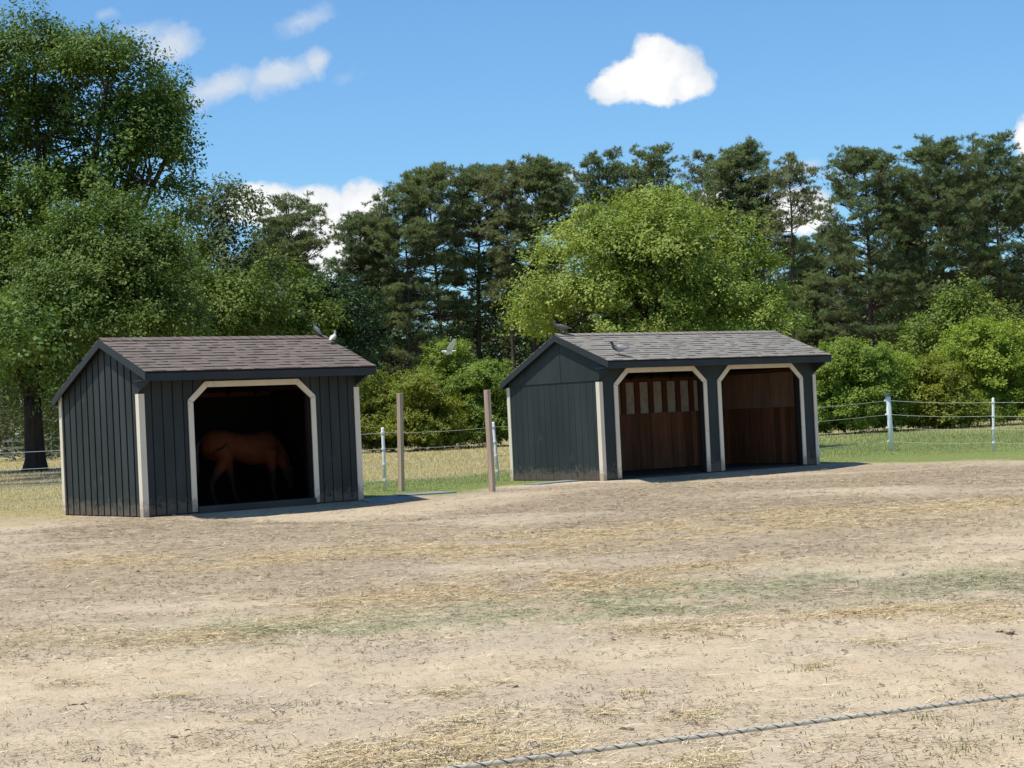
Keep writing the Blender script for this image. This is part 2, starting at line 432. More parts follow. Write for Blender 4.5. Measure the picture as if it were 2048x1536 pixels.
strawc = N.mix(N.ramp(stx, [(.35, 0.0), (.65, 1.0)]), (.25, .172, .090), (.57, .445, .255))
hayc = N.mix(N.ramp(stx, [(.35, 0.0), (.65, 1.0)]), (.19, .185, .095), (.40, .385, .24))
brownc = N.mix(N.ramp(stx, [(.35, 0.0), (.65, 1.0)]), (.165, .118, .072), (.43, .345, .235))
def thr(nm, a, b, amp):
    v = N.math('ADD', att(nm), N.math('MULTIPLY_ADD', stx, amp, -amp/2))
    return N.ramp(v, [(a, 0.0), (b, .92)])
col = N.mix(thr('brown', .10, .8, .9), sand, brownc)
col = N.mix(thr('straw', .18, .7, .7), col, strawc)
col = N.mix(N.math('MULTIPLY', thr('hay', .2, .9, .9), .75), col, hayc)
gn = N.noise(pos, .16, 4, .6); gf = N.noise(pos, 5, 5, .7)
tan = N.mix(N.ramp(gf, [(.3, 0.0), (.7, 1.0)]), (.27, .22, .095), (.45, .375, .185))
grn = N.mix(N.ramp(gf, [(.3, 0.0), (.7, 1.0)]), (.13, .165, .045), (.24, .27, .09))
grass = N.mix(N.ramp(N.math('ADD', att('lush'), N.math('MULTIPLY_ADD', gn, .9, -.45)), [(.30, 0.0), (.62, 1.0)]), tan, grn)
mv = N.math('ADD', att('meadow'), N.math('MULTIPLY_ADD', fine, .6, -.3))
col = N.mix(N.ramp(mv, [(.3, 0.0), (.7, 1.0)]), col, grass)
h = N.math('ADD', N.math('MULTIPLY', fine, 1.0), N.math('MULTIPLY', grit, .25))
finish(m, N, col, .95, h, .75, .04, .1)
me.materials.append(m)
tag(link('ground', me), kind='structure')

# ------------------------------------------------------------------ loose litter on the ground (uncountable)
def slivers(P, ang, L, W, tilt, bend):
    """thin bent ribbons lying on the ground: 6 verts, 2 quads each"""
    n = len(P); d = np.stack([np.cos(ang), np.sin(ang), tilt], 1); s = np.stack([-np.sin(ang), np.cos(ang), np.zeros(n)], 1)
    b = s*(bend*L)[:, None]
    a0 = P; a1 = P+d*(L*.5)[:, None]+b; a2 = P+d*L[:, None]-b*.3; a2[:, 2] = P[:, 2]+.004+np.abs(tilt)*L*.4
    hw = s*(W*.5)[:, None]; hw[:, 2] += W*.12
    V = np.stack([a0-hw, a0+hw, a1-hw, a1+hw, a2-hw*.5, a2+hw*.5], 1).reshape(-1, 3)
    k = np.arange(n)*6
    Q = np.concatenate([np.stack([k, k+2, k+3, k+1], 1), np.stack([k+2, k+4, k+5, k+3], 1)])
    return V, Q
def scatter(n, x0, x1, y0, y1, dens, seed):
    r = np.random.default_rng(seed); x = r.uniform(x0, x1, n)
    # more pieces close to the camera, where single ones can be seen
    t = r.uniform(0, 1, n)**.8; y = 1/((1-t)/y0 + t/y1)
    x = x*np.clip(y/22, .35, 1.15)
    keep = r.uniform(0, 1, n) < dens(x, y)
    return x[keep], y[keep], r
def outside(x, y):
    ok = np.ones(len(x), bool)
    for S in (LEFT, RIGHT):
        u, v = local(S, x, y); ok &= ~((u > -.1) & (u < S['W']+.1) & (v > -.05) & (v < S['D']+.1))
    return ok
PILES = [(905,1376,.20,.06), (1010,1358,.08,.03), (1262,1382,.09,.04), (1205,1417,.13,.05), (1385,1425,.10,.05), (1430,1508,.10,.06), (1330,1530,.16,.06), (940,1462,.28,.16), (790,1498,.38,.10), (1090,1478,.26,.10), (960,1500,.30,.1), (700,1505,.2,.06), (1640,1332,.07,.04),
         (350,1380,.14,.04), (150,1352,.2,.04), (520,1430,.12,.03), (1760,1275,.25,.06), (1930,1290,.2,.05)]
def piles(x, y):
    t = 0
    for px, py, rx, ry in PILES:
        c = on_ground(px, py, .03); t = t + np.exp(-((x-c[0])/rx)**2-((y-c[1])/(ry*4))**2)
    return np.clip(t, 0, 1)
def lit(name, n, dens, seed, mat, Lr, Wr, label, x0=-9.5, x1=10.5, y0=7.2, y1=36, flat=.12, far=1.0):
    x, y, r = scatter(n, x0, x1, y0, y1, dens, seed)
    k = outside(x, y); x = x[k]; y = y[k]; n = len(x)
    g = np.clip(y/13, .75, 1.9)**far
    L = r.uniform(*Lr, n)*g; W = r.uniform(*Wr, n)*g
    P = np.stack([x, y, ground_z(x, y)+.004+r.uniform(0, .012, n)], 1)
    V, Q = slivers(P, r.uniform(0, 2*math.pi, n), L, W, r.normal(0, flat, n), r.normal(0, .12, n))
    return tag(link(name, np_mesh(name, V, Q), mat), label, 'litter', kind='stuff')
def litter_mat(name, stops):
    m, N = new_mat(name); ri = N.n('ShaderNodeNewGeometry').outputs['Random Per Island']
    return finish(m, N, N.ramp(ri, stops), .7, spec=.25)
STRAW = litter_mat('straw_stalks', [(0, (.24, .16, .08)), (.35, (.42, .31, .16)), (.7, (.62, .48, .25)), (1, (.80, .69, .45))])
HAY = litter_mat('green_hay', [(0, (.12, .14, .05)), (.5, (.27, .29, .15)), (1, (.50, .49, .31))])
DARK = litter_mat('dark_bits', [(0, (.05, .035, .022)), (.5, (.15, .11, .068)), (1, (.30, .23, .15))])
lit('straw_litter', 380000, lambda x, y: np.clip(covers(x, y)[0]*.9 + .22*covers(x, y)[2] + .030 + piles(x, y)*.9, 0, 1)*(1-meadow(x, y)), 11, STRAW, (.04, .17), (.0025, .0055), 'pale yellow straw strewn over the sandy paddock', y1=50, x1=16, x0=-13, far=.45)
lit('hay_litter', 300000, lambda x, y: np.clip(covers(x, y)[1]*.95 + .010 + piles(x, y)*.10, 0, 1)*(1-meadow(x, y)), 12, HAY, (.03, .13), (.0025, .005), 'greenish hay wisps lying in a band across the paddock', far=.5)
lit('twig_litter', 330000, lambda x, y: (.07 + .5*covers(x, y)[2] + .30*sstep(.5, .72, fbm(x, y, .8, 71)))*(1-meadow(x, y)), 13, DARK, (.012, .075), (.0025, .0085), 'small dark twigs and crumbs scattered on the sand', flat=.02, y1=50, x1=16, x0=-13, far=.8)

# dung crumbs and clods: little lumps
def lumps(name, spots, mat, label, cat):
    V = []; Q = []; r = np.random.default_rng(5); nv = 0
    for x, y, s, flat in spots:
        z = float(ground_z(x, y)); nu, nw = 8, 5
        for j in range(nw):
            ph = math.pi*.5*j/(nw-1)*1.0
            for i in range(nu):
                t = 2*math.pi*i/nu; k = s*(1+r.uniform(-.25, .25))
                V.append((x+k*math.cos(t)*math.cos(ph)*1.3, y+k*math.sin(t)*math.cos(ph), z-.005+k*flat*math.sin(ph)))
        for j in range(nw-1):
            for i in range(nu): Q.append((nv+j*nu+i, nv+j*nu+(i+1) % nu, nv+(j+1)*nu+(i+1) % nu, nv+(j+1)*nu+i))
        nv += nu*nw
    return tag(link(name, np_mesh(name, V, Q, smooth=True), mat), label, cat, kind='stuff')
spots = []
r_ = np.random.default_rng(77)
for px, py, n, s in [(1030,1357,9,.018), (155,1392,5,.018), (1255,1437,4,.018), (860,1370,3,.02), (345,1455,2,.02), (1690,1290,5,.014), (1225,1263,4,.015), (1420,1262,3,.016), (2020,1250,8,.02), (1760,1345,4,.014), (1330,1262,4,.014), (1000,1436,4,.015), (1830,1460,3,.013), (640,1210,2,.02), (1780,1196,6,.02)]:
    for k in range(n):
        q = on_ground(px+r_.normal(0, 9), py+r_.normal(0, 2), .06); spots.append((q[0], q[1], s*r_.uniform(.5, 1.2), .7))
for k in range(420):
    yy_ = 1/r_.uniform(1/30, 1/7.6); xx_ = r_.uniform(-9, 10)*min(1, yy_/18); spots.append((xx_, yy_, r_.uniform(.005, .014)*max(1, yy_/14), .6))
lumps('dung_crumbs', [q for q in spots if outside(np.array([q[0]]), np.array([q[1]]))[0]], DARK, 'small dark dung crumbs and clods dropped on the sand', 'dung')

# small green tufts growing through the sand
def tufts(name, pts, mat, hgt, nb, label, cat, spread=.05, seed=3):
    r = np.random.default_rng(seed); n = len(pts)*nb
    P = np.repeat(np.asarray(pts), nb, 0)[:, :2] + r.normal(0, spread, (n, 2))
    z = ground_z(P[:, 0], P[:, 1])-.01
    P = np.stack([P[:, 0], P[:, 1], z], 1)
    a = r.uniform(0, 2*math.pi, n); lean = r.uniform(.1, 1.1, n)
    D = np.stack([np.cos(a)*lean, np.sin(a)*lean, np.ones(n)], 1); D /= np.linalg.norm(D, axis=1)[:, None]
    L = hgt*r.uniform(.45, 1.15, n); S = np.stack([-np.sin(a), np.cos(a), np.zeros(n)], 1)*(hgt*.035+.0015)
    m1 = P+D*(L*.55)[:, None]; t = P+D*L[:, None]; t[:, 2] -= L*lean*.25
    V = np.stack([P-S, P+S, m1+S*.8, m1-S*.8, t], 1).reshape(-1, 3); k = np.arange(n)*5
    me = np_mesh(name, V, np.stack([k, k+1, k+2, k+3], 1), np.stack([k+3, k+2, k+4], 1))
    return tag(link(name, me, mat), label, cat, kind='stuff')
BLADE = foliage('grass_blades', (.15, .19, .05), (.28, .31, .10), (.30, .28, .11), .35, .55, .8, 0)
BLADE_M = None
tp = [on_ground(px, py, .04)[:2]+r_.normal(0, .06, 2) for px, py, n in [(925,1436,3), (1620,1332,5), (1890,1490,6), (1942,1458,3), (1425,1503,4), (1262,1380,3), (1012,1408,3), (1400,1420,3), (955,1436,3), (1840,1425,3), (1240,1420,2), (600,1398,2), (1960,1355,2), (1750,1380,2), (20,1476,2), (590,1398,1), (230,1040,6), (215,1042,6)] for _ in range(n)]
tp += [np.array([r_.uniform(-5, 6), r_.uniform(8, 20)]) for _ in range(60)]
tufts('grass_tufts', tp, BLADE, .045, 11, 'small green grass tufts growing through the sand', 'grass')

def blade_mat():
    m, N = new_mat('meadow_blades'); geo = N.n('ShaderNodeNewGeometry')
    gn = N.noise(geo.outputs['Position'], .16, 4, .6)
    ri = geo.outputs['Random Per Island']
    tan = N.mix(ri, (.36, .31, .13), (.60, .52, .27)); grn = N.mix(ri, (.15, .20, .05), (.31, .35, .115))
    at_ = N.n('ShaderNodeAttribute', attribute_name='green').outputs['Fac']
    f = N.ramp(N.math('ADD', at_, N.math('MULTIPLY_ADD', gn, .9, -.45)), [(.38, 0.0), (.62, 1.0)])
    col = N.mix(f, tan, grn)
    p = N.n('ShaderNodeBsdfPrincipled', i={'Base Color': col, 'Roughness': .6}); t = N.n('ShaderNodeBsdfTranslucent', i={'Color': col})
    mx = N.n('ShaderNodeMixShader', i={0: .25, 1: p.outputs[0], 2: t.outputs[0]})
    o = N.n('ShaderNodeOutputMaterial'); N.t.links.new(mx.outputs[0], o.inputs[0]); return m
def meadow_grass():
    r = np.random.default_rng(15); n = 330000
    y = 1/(r.uniform(0, 1, n)*(1/30-1/125)+1/125); x = r.uniform(-.36, .34, n)*y
    k = (r.uniform(0, 1, n) < meadow(x, y)**1.1*1.05) & outside(x, y); x = x[k]; y = y[k]; n = len(x)
    z = ground_z(x, y)-.01; P = np.stack([x, y, z], 1)
    a = r.uniform(0, 2*math.pi, n); lean = r.uniform(.1, .9, n)
    yb = np.interp(x, PB[:, 0], PB[:, 1]); dist = y-yb
    green = lush(x, y)
    L = r.uniform(.025, .075, n)*(1+.5*sstep(40, 70, y))*np.clip(.4+dist*.12, .35, 1.25)
    D = np.stack([np.cos(a)*lean, np.sin(a)*lean, np.ones(n)], 1); D /= np.linalg.norm(D, axis=1)[:, None]
    S = np.stack([-np.sin(a), np.cos(a), np.zeros(n)], 1)*(.005*(y/35))[:, None]
    t = P+D*L[:, None]
    V = np.stack([P-S, P+S, t], 1).reshape(-1, 3); kk = np.arange(n)*3
    me = np_mesh('meadow_grass', V, None, np.stack([kk, kk+1, kk+2], 1))
    at_ = me.attributes.new('green', 'FLOAT', 'POINT'); at_.data.foreach_set('value', np.repeat(green, 3).astype(np.float32))
    tag(link('meadow_grass', me, blade_mat()), 'tan and green meadow grass growing behind the sheds', 'grass', kind='stuff')
meadow_grass()

# ------------------------------------------------------------------ sheds
def roof_pts(p):
    return (-p['ov'], p['ez']), (p['ry'], p['rz']), (p['D']+p['ko'], p['kz'])
def roof_z(p, v, drop=0):
    (a, az), (b, bz), (c, cz) = roof_pts(p)
    return (np.interp(v, [a, b, c], [az, bz, cz])-drop)

def shed(S, p, label):
    p = dict(p, W=S['W'], D=S['D']); W, D, ov, s = p['W'], p['D'], p['ov'], p['s']
    root = empty('run_in_shed', (S['x'], S['y'], S['z0']), S['yaw'], label, 'shed', 'dark green run-in sheds')
    paint, TH = p['paint'], .022
    drop = .075
    def strips(a, b, pitch, gap, cuts=()):
        xs = []; t = a
        while t < b-1e-4:
            e = min(t+pitch, b); lo = t+(gap/2 if t > a else 0); hi = e-(gap/2 if e < b-1e-4 else 0)
            ks = [lo]+sorted(c for c in cuts if lo < c < hi)+[hi]
            xs += [(ks[i], ks[i+1]) for i in range(len(ks)-1)]
            t = e
        return xs
    # gable end walls
    for side in (0, 1):
        x0 = 0.0 if side == 0 else W
        out = -1 if side == 0 else 1
        mb = MB()
        cuts = [p['ry']]
        zt = lambda v: float(roof_z(p, v, drop))
        for a, b in strips(0, D, p['pitch'], p['gap'], cuts):
            mb.prism([(x0, a, .0), (x0, b, .0), (x0, b, zt(b)), (x0, a, zt(a))], (out*p['thick'], 0, 0))
        if p['upper']:
            for a, b in strips(0, D, 1.22, .012, cuts):
                mb.prism([(x0+out*p['thick'], a, p['ht']+.03), (x0+out*p['thick'], b, p['hb']+.03), (x0+out*p['thick'], b, zt(b)), (x0+out*p['thick'], a, zt(a))], (out*.014, 0, 0))
        ep = out*(p['thick']+(.014 if p['upper'] else 0))
        mb.prism([(x0, -ov+.03, zt(-ov+.03)), (x0, -ov+.03, p['ez']-.15), (x0, -.001, p['ht']+.03), (x0, -.001, zt(0))], (ep, 0, 0))
        mb.build('gable_wall', paint, root)
        bk = MB()
        for a, b in ((0.03, p['ry']), (p['ry'], D-.03)):
            bk.prism([(x0-out*.001, a, .0), (x0-out*.001, b, .0), (x0-out*.001, b, zt(b)-.01), (x0-out*.001, a, zt(a)-.01)], (-out*.03, 0, 0))
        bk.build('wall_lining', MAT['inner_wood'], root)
        gp_ = MB()
        for a, b in ((0.0, p['ry']), (p['ry'], D)):
            gp_.prism([(x0, a+.002, .01), (x0, b-.002, .01), (x0, b-.002, zt(b)-.01), (x0, a+.002, zt(a)-.01)], (out*.004, 0, 0))
        gp_.build('wall_gap', MAT['gap'], root)
    # front wall with its chamfered openings
    top = p['ez']-.05
    cuts = []
    for u0, u1, zk, ztp, chf in p['openings']: cuts += [u0, u0+chf, u1-chf, u1]
    def under(u):
        for u0, u1, zk, ztp, chf in p['openings']:
            if u0-1e-6 <= u <= u1+1e-6:
                return float(np.interp(u, [u0, u0+chf, u1-chf, u1], [zk, ztp, ztp, zk]))
        return 0.0
    mb = MB(); gp_ = MB()
    for a, b in strips(0.0, W, p['fpitch'], p['fgap'], cuts):
        m_ = (a+b)/2; inside = any(o[0] < m_ < o[1] for o in p['openings'])
        za, zb = (under(a+1e-4), under(b-1e-4)) if inside else (0., 0.)
        mb.prism([(a, 0, za), (b, 0, zb), (b, 0, top), (a, 0, top)], (0, -TH, 0))
    ks = sorted(set([0.02]+cuts+[W-.02]))
    for a, b in zip(ks[:-1], ks[1:]):
        m_ = (a+b)/2; inside = any(o[0] < m_ < o[1] for o in p['openings'])
        za, zb = (under(a+1e-4), under(b-1e-4)) if inside else (0.01, 0.01)
        gp_.prism([(a, -.004, za), (b, -.004, zb), (b, -.004, top-.01), (a, -.004, top-.01)], (0, .03, 0))
    mb.build('front_wall', p['fpaint'], root); gp_.build('wall_gap', MAT['gap'], root)
    # back wall
    mb = MB(); zb_ = float(roof_z(p, D, drop))
    for a, b in strips(0, W, p['pitch'], p['gap']): mb.box((a, D, 0), (b, D+TH, zb_))
    mb.build('back_wall', paint, root)
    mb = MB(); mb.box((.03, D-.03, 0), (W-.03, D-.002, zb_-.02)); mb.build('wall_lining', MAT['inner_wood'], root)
    # trim round each opening
    for u0, u1, zk, ztp, chf in p['openings']:
        t = .1; inn = [(u0, .0), (u0, zk), (u0+chf, ztp), (u1-chf, ztp), (u1, zk), (u1, .0)]
        d = t*.42
        outp = [(u0-t, .0), (u0-t, zk+d), (u0+chf-d, ztp+t), (u1-chf+d, ztp+t), (u1+t, zk+d), (u1+t, .0)]
        mb = MB()
        for k in range(5):
            g = .0015
            q = [inn[k], outp[k], outp[k+1], inn[k+1]]
            c = np.mean(np.array(q), 0); q = [tuple(np.array(z)+(c-np.array(z))*g/.2) for z in q]
            mb.prism([(a, -TH-.002, b) for a, b in q], (0, -.022, 0))
        mb.build('opening_trim', MAT['trim_paint'], root)
    # corner trim boards
    for (cx, cy) in ((0, 0), (W, 0), (0, D), (W, D)):
        h = p['ht'] if cy == 0 else p['hb']
        ox = -1 if cx == 0 else 1; oy = -1 if cy == 0 else 1
        t = p['thick']+.002; ft = TH+.002; e = .02; wd = .10 if cy == 0 else .085
        mb = MB()
        xo, yo = cx+ox*(t+e), cy+oy*(ft+e)
        x_in, y_in = cx-ox*(wd-.045), cy-oy*(wd-.03)
        def bx(x0, y0, x1, y1): mb.box((min(x0, x1), min(y0, y1), -.02), (max(x0, x1), max(y0, y1), h))
        bx(cx+ox*t, y_in, xo, yo)
        bx(x_in, cy+oy*ft, cx+ox*(t-.0005), yo)
        mb.build('corner_trim', MAT['trim_paint'], root)
    # roof: deck, shingle courses, ridge caps
    rr = random.Random(3)
    (a, az), (b, bz), (c, cz) = roof_pts(p)
    dk = MB()
    for (v0, z0), (v1, z1) in (((a, az), (b, bz)), ((b, bz), (c, cz))):
        dk.prism([(-s, v0, z0-.035), (W+s, v0, z0-.035), (W+s, v1, z1-.035), (-s, v1, z1-.035)], (0, 0, .033))
    roof = dk.build('roof', MAT['inner_wood'], root)
    for k, ((v0, z0), (v1, z1)) in enumerate((((a, az), (b, bz)), ((c, cz), (b, bz)))):
        ln = math.hypot(v1-v0, z1-z0); dv, dz = (v1-v0)/ln, (z1-z0)/ln
        nv, nz = (-dz, dv) if dv > 0 else (dz, -dv)
        n = max(1, round(ln/.142)); e = ln/n; mb = MB()
        for i in range(n):
            u = -s-.02+rr.uniform(-.15, 0)
            while u < W+s+.02:
                wd = rr.choice([.11, .14, .17, .2, .26]); u0, u1 = max(u, -s-.02), min(u+wd, W+s+.02); u += wd
                if u1-u0 < .02: continue
                hgt = .010 if rr.random() < .45 else .020
                st = i*e-(.02 if i == 0 else rr.uniform(-.004, .004)); en = (i+1)*e+.02
                if i == n-1: en = ln
                def P(uu, t, h): return (uu, v0+dv*t+nv*h, z0+dz*t+nz*h)
                mb.add([P(u0, st, .0), P(u1, st, .0), P(u0, st, hgt), P(u1, st, hgt), P(u0, en, .003), P(u1, en, .003)],
                       [(0, 1, 3, 2), (2, 3, 5, 4), (0, 2, 4), (1, 5, 3)])
        mb.build('shingles', p['shingle'], roof)
    mb = MB(); u = -s-.02
    while u < W+s+.02:
        u1 = min(u+.2, W+s+.03); l = .02
        sl1 = (bz-az)/(b-a); sl2 = (cz-bz)/(c-b); q = .13
        mb.add([(u, b-q, bz-q*sl1+l+.008), (u1, b-q, bz-q*sl1+l), (u1, b, bz+l+.008), (u, b, bz+l+.016), (u1, b+q, bz+q*sl2+l), (u, b+q, bz+q*sl2+l+.008)],
               [(0, 1, 2, 3), (3, 2, 4, 5)])
        u = u1
    mb.build('ridge_cap', p['shingle'], roof)
    # fascia boards front and back, rakes
    mb = MB(); mb.box((-s, -ov-.02, p['ez']-.165), (W+s, -ov+.012, p['ez']-.036)); mb.build('fascia', MAT['fascia'], root)
    mb = MB(); mb.box((-s, -ov+.014, p['ez']-.155), (W+s, -.03, p['ez']-.135)); mb.build('soffit', MAT['fascia'], root)
    mb = MB(); mb.box((-s, D+p['ko']-.012, p['kz']-.14), (W+s, D+p['ko']+.02, p['kz']-.036)); mb.build('fascia', MAT['fascia'], root)
    for x0 in (-s-.002, W+s+.002):
        o_ = -.022 if x0 < 0 else .022
        for (v0, z0), (v1, z1) in (((a-.02, float(az)-.012), (b-.001, bz)), ((b+.001, bz), (c+.02, cz-.012))):
            mb = MB(); mb.prism([(x0, v0, z0-.135), (x0, v1, z1-.135), (x0, v1, z1-.004), (x0, v0, z0-.004)], (o_, 0, 0))
            mb.build('rake_board', MAT['fascia'], root)
    # inside: sill beam, posts, kickboards, studs
    for u0, u1, *_ in p['openings']:
        mb = MB(); mb.box((u0+.004, -.10 if not p['upper'] else -.03, p['sill'][0]), (u1-.004, .06, p['sill'][1])); mb.build('sill_beam', MAT['old_beam'], root, bevel=.008)
    mb = MB(); mb.box((0, .0, -.2), (W, .12, -.003)); mb.box((0, D-.12, -.2), (W, D, -.003)); mb.box((0, .125, -.2), (.1, D-.125, -.003)); mb.box((W-.1, .125, -.2), (W, D-.125, -.003))
    mb.build('skid', MAT['old_beam'], root)
    kick = MB()
    def planks(fn, a, b):
        t = a
        while t < b:
            e = min(t+rr.choice([.16, .2, .24]), b); fn(t+.004, e-.004, 1.3+rr.uniform(-.004, .004), rr.uniform(0, .006)); t = e
    planks(lambda a_, b_, z_, j: kick.box((a_, D-.085+j, .02), (b_, D-.0615+j, z_)), .09, W-.09)
    planks(lambda a_, b_, z_, j: kick.box((.0615-j, a_, .02), (.085-j, b_, z_)), .1, D-.09)
    planks(lambda a_, b_, z_, j: kick.box((W-.085+j, a_, .02), (W-.0615+j, b_, z_)), .1, D-.09)
    kick.build('kickboard', p['plank'], root)
    mb = MB(); mb.box((.04, D-.08, 2.02), (W-.04, D-.032, 2.10)); mb.box((W-.08, .1, 2.1), (W-.032, D-.1, 2.17)); mb.box((.032, .1, 2.1), (.08, D-.1, 2.17))
    mb.build('wall_plate', MAT['stud'], root)
    if p['upper']:
        t = .2
        while t < W-.1:
            mb = MB(); mb.box((t, D-.075, .03), (t+.145, D-.031, 2.018)); mb.build('stud', MAT['stud'], root); t += .415
        mb = MB(); mb.box((.08, D-.04, 1.30), (W-.08, D-.0305, 2.018)); mb.build('wall_panel', MAT['panel_pale'], root)
        mb = MB(); t = .1
        while t < D-.1:
            e = min(t+.3, D-.08); mb.box((W-.075, t, 1.30), (W-.031, e-.012, 2.095)); t = e
        mb.build('wall_panel', MAT['panel_tan'], root)
    for u0, u1, *_ in p['openings']:
        for uu in (u0-.05, u1-.04):
            mb = MB(); mb.box((uu, .028, .0), (uu+.09, .118, 2.2)); mb.build('door_post', MAT['inner_wood'], root)
    for uu in np.arange(.3, W, .61):
        mb = MB(); 
        for (v0, z0), (v1, z1) in (((.13, float(roof_z(p, .13))), (b-.002, bz)), ((b+.002, bz), (D-.1, float(roof_z(p, D-.1))))):
            mb.prism([(uu, v0, z0-.15), (uu, v1, z1-.15), (uu, v1, z1-.04), (uu, v0, z0-.04)], (.04, 0, 0))
        mb.build('rafter', MAT['inner_wood'], root)
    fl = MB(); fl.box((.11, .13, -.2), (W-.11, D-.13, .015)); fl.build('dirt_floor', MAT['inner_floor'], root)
    return root
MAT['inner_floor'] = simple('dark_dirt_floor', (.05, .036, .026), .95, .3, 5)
shed(LEFT, dict(ht=2.061, hb=2.13, ez=2.425, ov=.465, s=.13, ry=1.129, rz=3.049, kz=2.099, ko=.078, paint=MAT['paint_left'], fpaint=MAT['paint_left'], pitch=.235, gap=.05, thick=.034, fpitch=.2, fgap=.022,
                upper=False, openings=[(.985, 3.385, 1.89, 2.14, .29)], shingle=MAT['shingle_brown'], sill=(-.06, .095), plank=MAT['inner_wood']),
     'smaller dark shed with brown shingled roof, ridged board walls and one wide opening')
shed(RIGHT, dict(ht=2.0, hb=2.0, ez=2.419, ov=.444, s=.107, ry=1.25, rz=3.034, kz=2.119, ko=.127, paint=MAT['paint_right'], fpaint=MAT['paint_right'], pitch=.203, gap=.008, thick=.016, fpitch=1.22, fgap=.004,
                 upper=True, openings=[(.455, 2.835, 1.91, 2.165, .29), (3.345, 5.73, 1.91, 2.175, .29)], shingle=MAT['shingle_grey'], sill=(-.14, -.004), plank=MAT['plank']),
     'longer dark shed with grey shingled roof, smooth walls and two openings')

# ------------------------------------------------------------------ foliage generators
def norm(a): return a/(np.linalg.norm(a, axis=1)[:, None]+1e-9)
def leaf_quads(P, D, Nn, L, W):
    S = norm(np.cross(D, Nn))*(W*.5)[:, None]
    mid = P+D*(L*.45)[:, None]; tip = P+D*L[:, None]
    V = np.stack([P, mid+S, tip, mid-S], 1).reshape(-1, 3)
    return V
def crown_mesh(name, lobes, n_clump, sprays, leaves, leaf, clump_r, seed, spray_len=.8, shell=.55, droop=.1, up=.45):
    """lobes: (cx,cy,cz,rx,ry,rz). Clumps of leafy sprays set mostly near the lobes' surface."""
    r = np.random.default_rng(seed)
    lob = np.array(lobes, float); wgt = lob[:, 3]*lob[:, 4]+lob[:, 3]*lob[:, 5]; wgt /= wgt.sum()
    li = r.choice(len(lob), n_clump, p=wgt)
    d = norm(r.normal(0, 1, (n_clump, 3))); d[:, 2] = np.where(d[:, 2] < -.55, -d[:, 2], d[:, 2])
    rad = shell+(1-shell)*r.uniform(0, 1, n_clump)**.6
    rad *= 1+np.clip(r.normal(0, .07, n_clump), -.15, .12)
    C = lob[li, :3]+d*rad[:, None]*lob[li, 3:]
    # sprays
    n = n_clump*sprays
    size = np.repeat(r.uniform(.6, 1.4, n_clump), sprays)
    outd = np.repeat(d, sprays, 0)
    off = norm(r.normal(0, 1, (n, 3))+outd*.35+np.array([0, 0, .25])); off[:, 2] = np.where(off[:, 2] < -.2, -off[:, 2]*.7, off[:, 2])
    off *= r.uniform(.35, 1, n)[:, None]**.5*np.array([1, 1, .68])*(clump_r*.72)*size[:, None]
    o = np.repeat(C, sprays, 0)+off
    sd_ = norm(off/clump_r*.9+outd*.35+r.normal(0, .38, (n, 3))+np.array([0, 0, up*.75]))
    sl = spray_len*r.uniform(.5, 1.3, n)*size
    m = n*leaves
    t = np.tile(np.linspace(.05, 1, leaves), n)*np.repeat(r.uniform(.85, 1.1, n), leaves)
    SL = np.repeat(sl, leaves); SD = np.repeat(sd_, leaves, 0)
    lat = r.normal(0, 1, (m, 3)); lat -= SD*np.sum(lat*SD, 1)[:, None]
    P = np.repeat(o, leaves, 0)+SD*(SL*t)[:, None]+lat*(SL*.16*(1.15-t*.75))[:, None]
    P[:, 2] -= droop*SL*t*t
    Dv = norm(SD*.5+lat*.8+np.array([0, 0, -.35])+r.normal(0, .35, (m, 3)))
    rel = (P-np.repeat(np.repeat(C, sprays, 0), leaves, 0))/clump_r
    Nn = norm(np.array([0, 0, .75])+r.normal(0, .42, (m, 3))+rel*.8+np.repeat(outd, leaves, 0)*.2)
    L = leaf*r.uniform(.65, 1.3, m); W = L*r.uniform(.48, .70, m)
    ok = P[:, 2] > .05; 
    V = leaf_quads(P, Dv, Nn, L, W).reshape(-1, 4, 3)[ok].reshape(-1, 3); k = np.arange(ok.sum())*4
    return np_mesh(name, V, np.stack([k, k+1, k+2, k+3], 1)), C, o
def limbs_mb(base_r, trunk_h, C, lobes, seed, n_limb=16, fork=None, lean=(0, 0)):
    r = np.random.default_rng(seed); mb = MB()
    top = np.mean(np.array(lobes)[:, :3], 0); fork = fork or trunk_h
    mb.tube([(0, 0, -.15), (0, 0, .12), (.02, 0, .5), (lean[0]*.4, lean[1]*.4, fork*.6), (lean[0], lean[1], fork)], [base_r*1.75, base_r*1.3, base_r*1.05, base_r*.92, base_r*.85], 12)
    f0 = np.array([lean[0], lean[1], fork*.96])
    for k, lb in enumerate(np.array(lobes)[:10]):
        c = lb[:3]; m = (f0+c)/2+r.normal(0, .25, 3)+np.array([0, 0, .3]); e = c+np.array([0, 0, lb[5]*.5])
        mb.tube([f0, m, c, e], [base_r*.55, base_r*.36, base_r*.22, base_r*.07], 7)
        near = C[np.argsort(np.linalg.norm((C-c)/lb[3:], axis=1))]
        for q in r.permutation(len(near)//2)[:n_limb]:
            p = near[q]; s0 = m+(c-m)*r.uniform(.2, 1); mm = (s0+p)/2+r.normal(0, .15, 3)
            mb.tube([s0, mm, p], [base_r*.13, base_r*.07, .012], 4, False)
    return mb
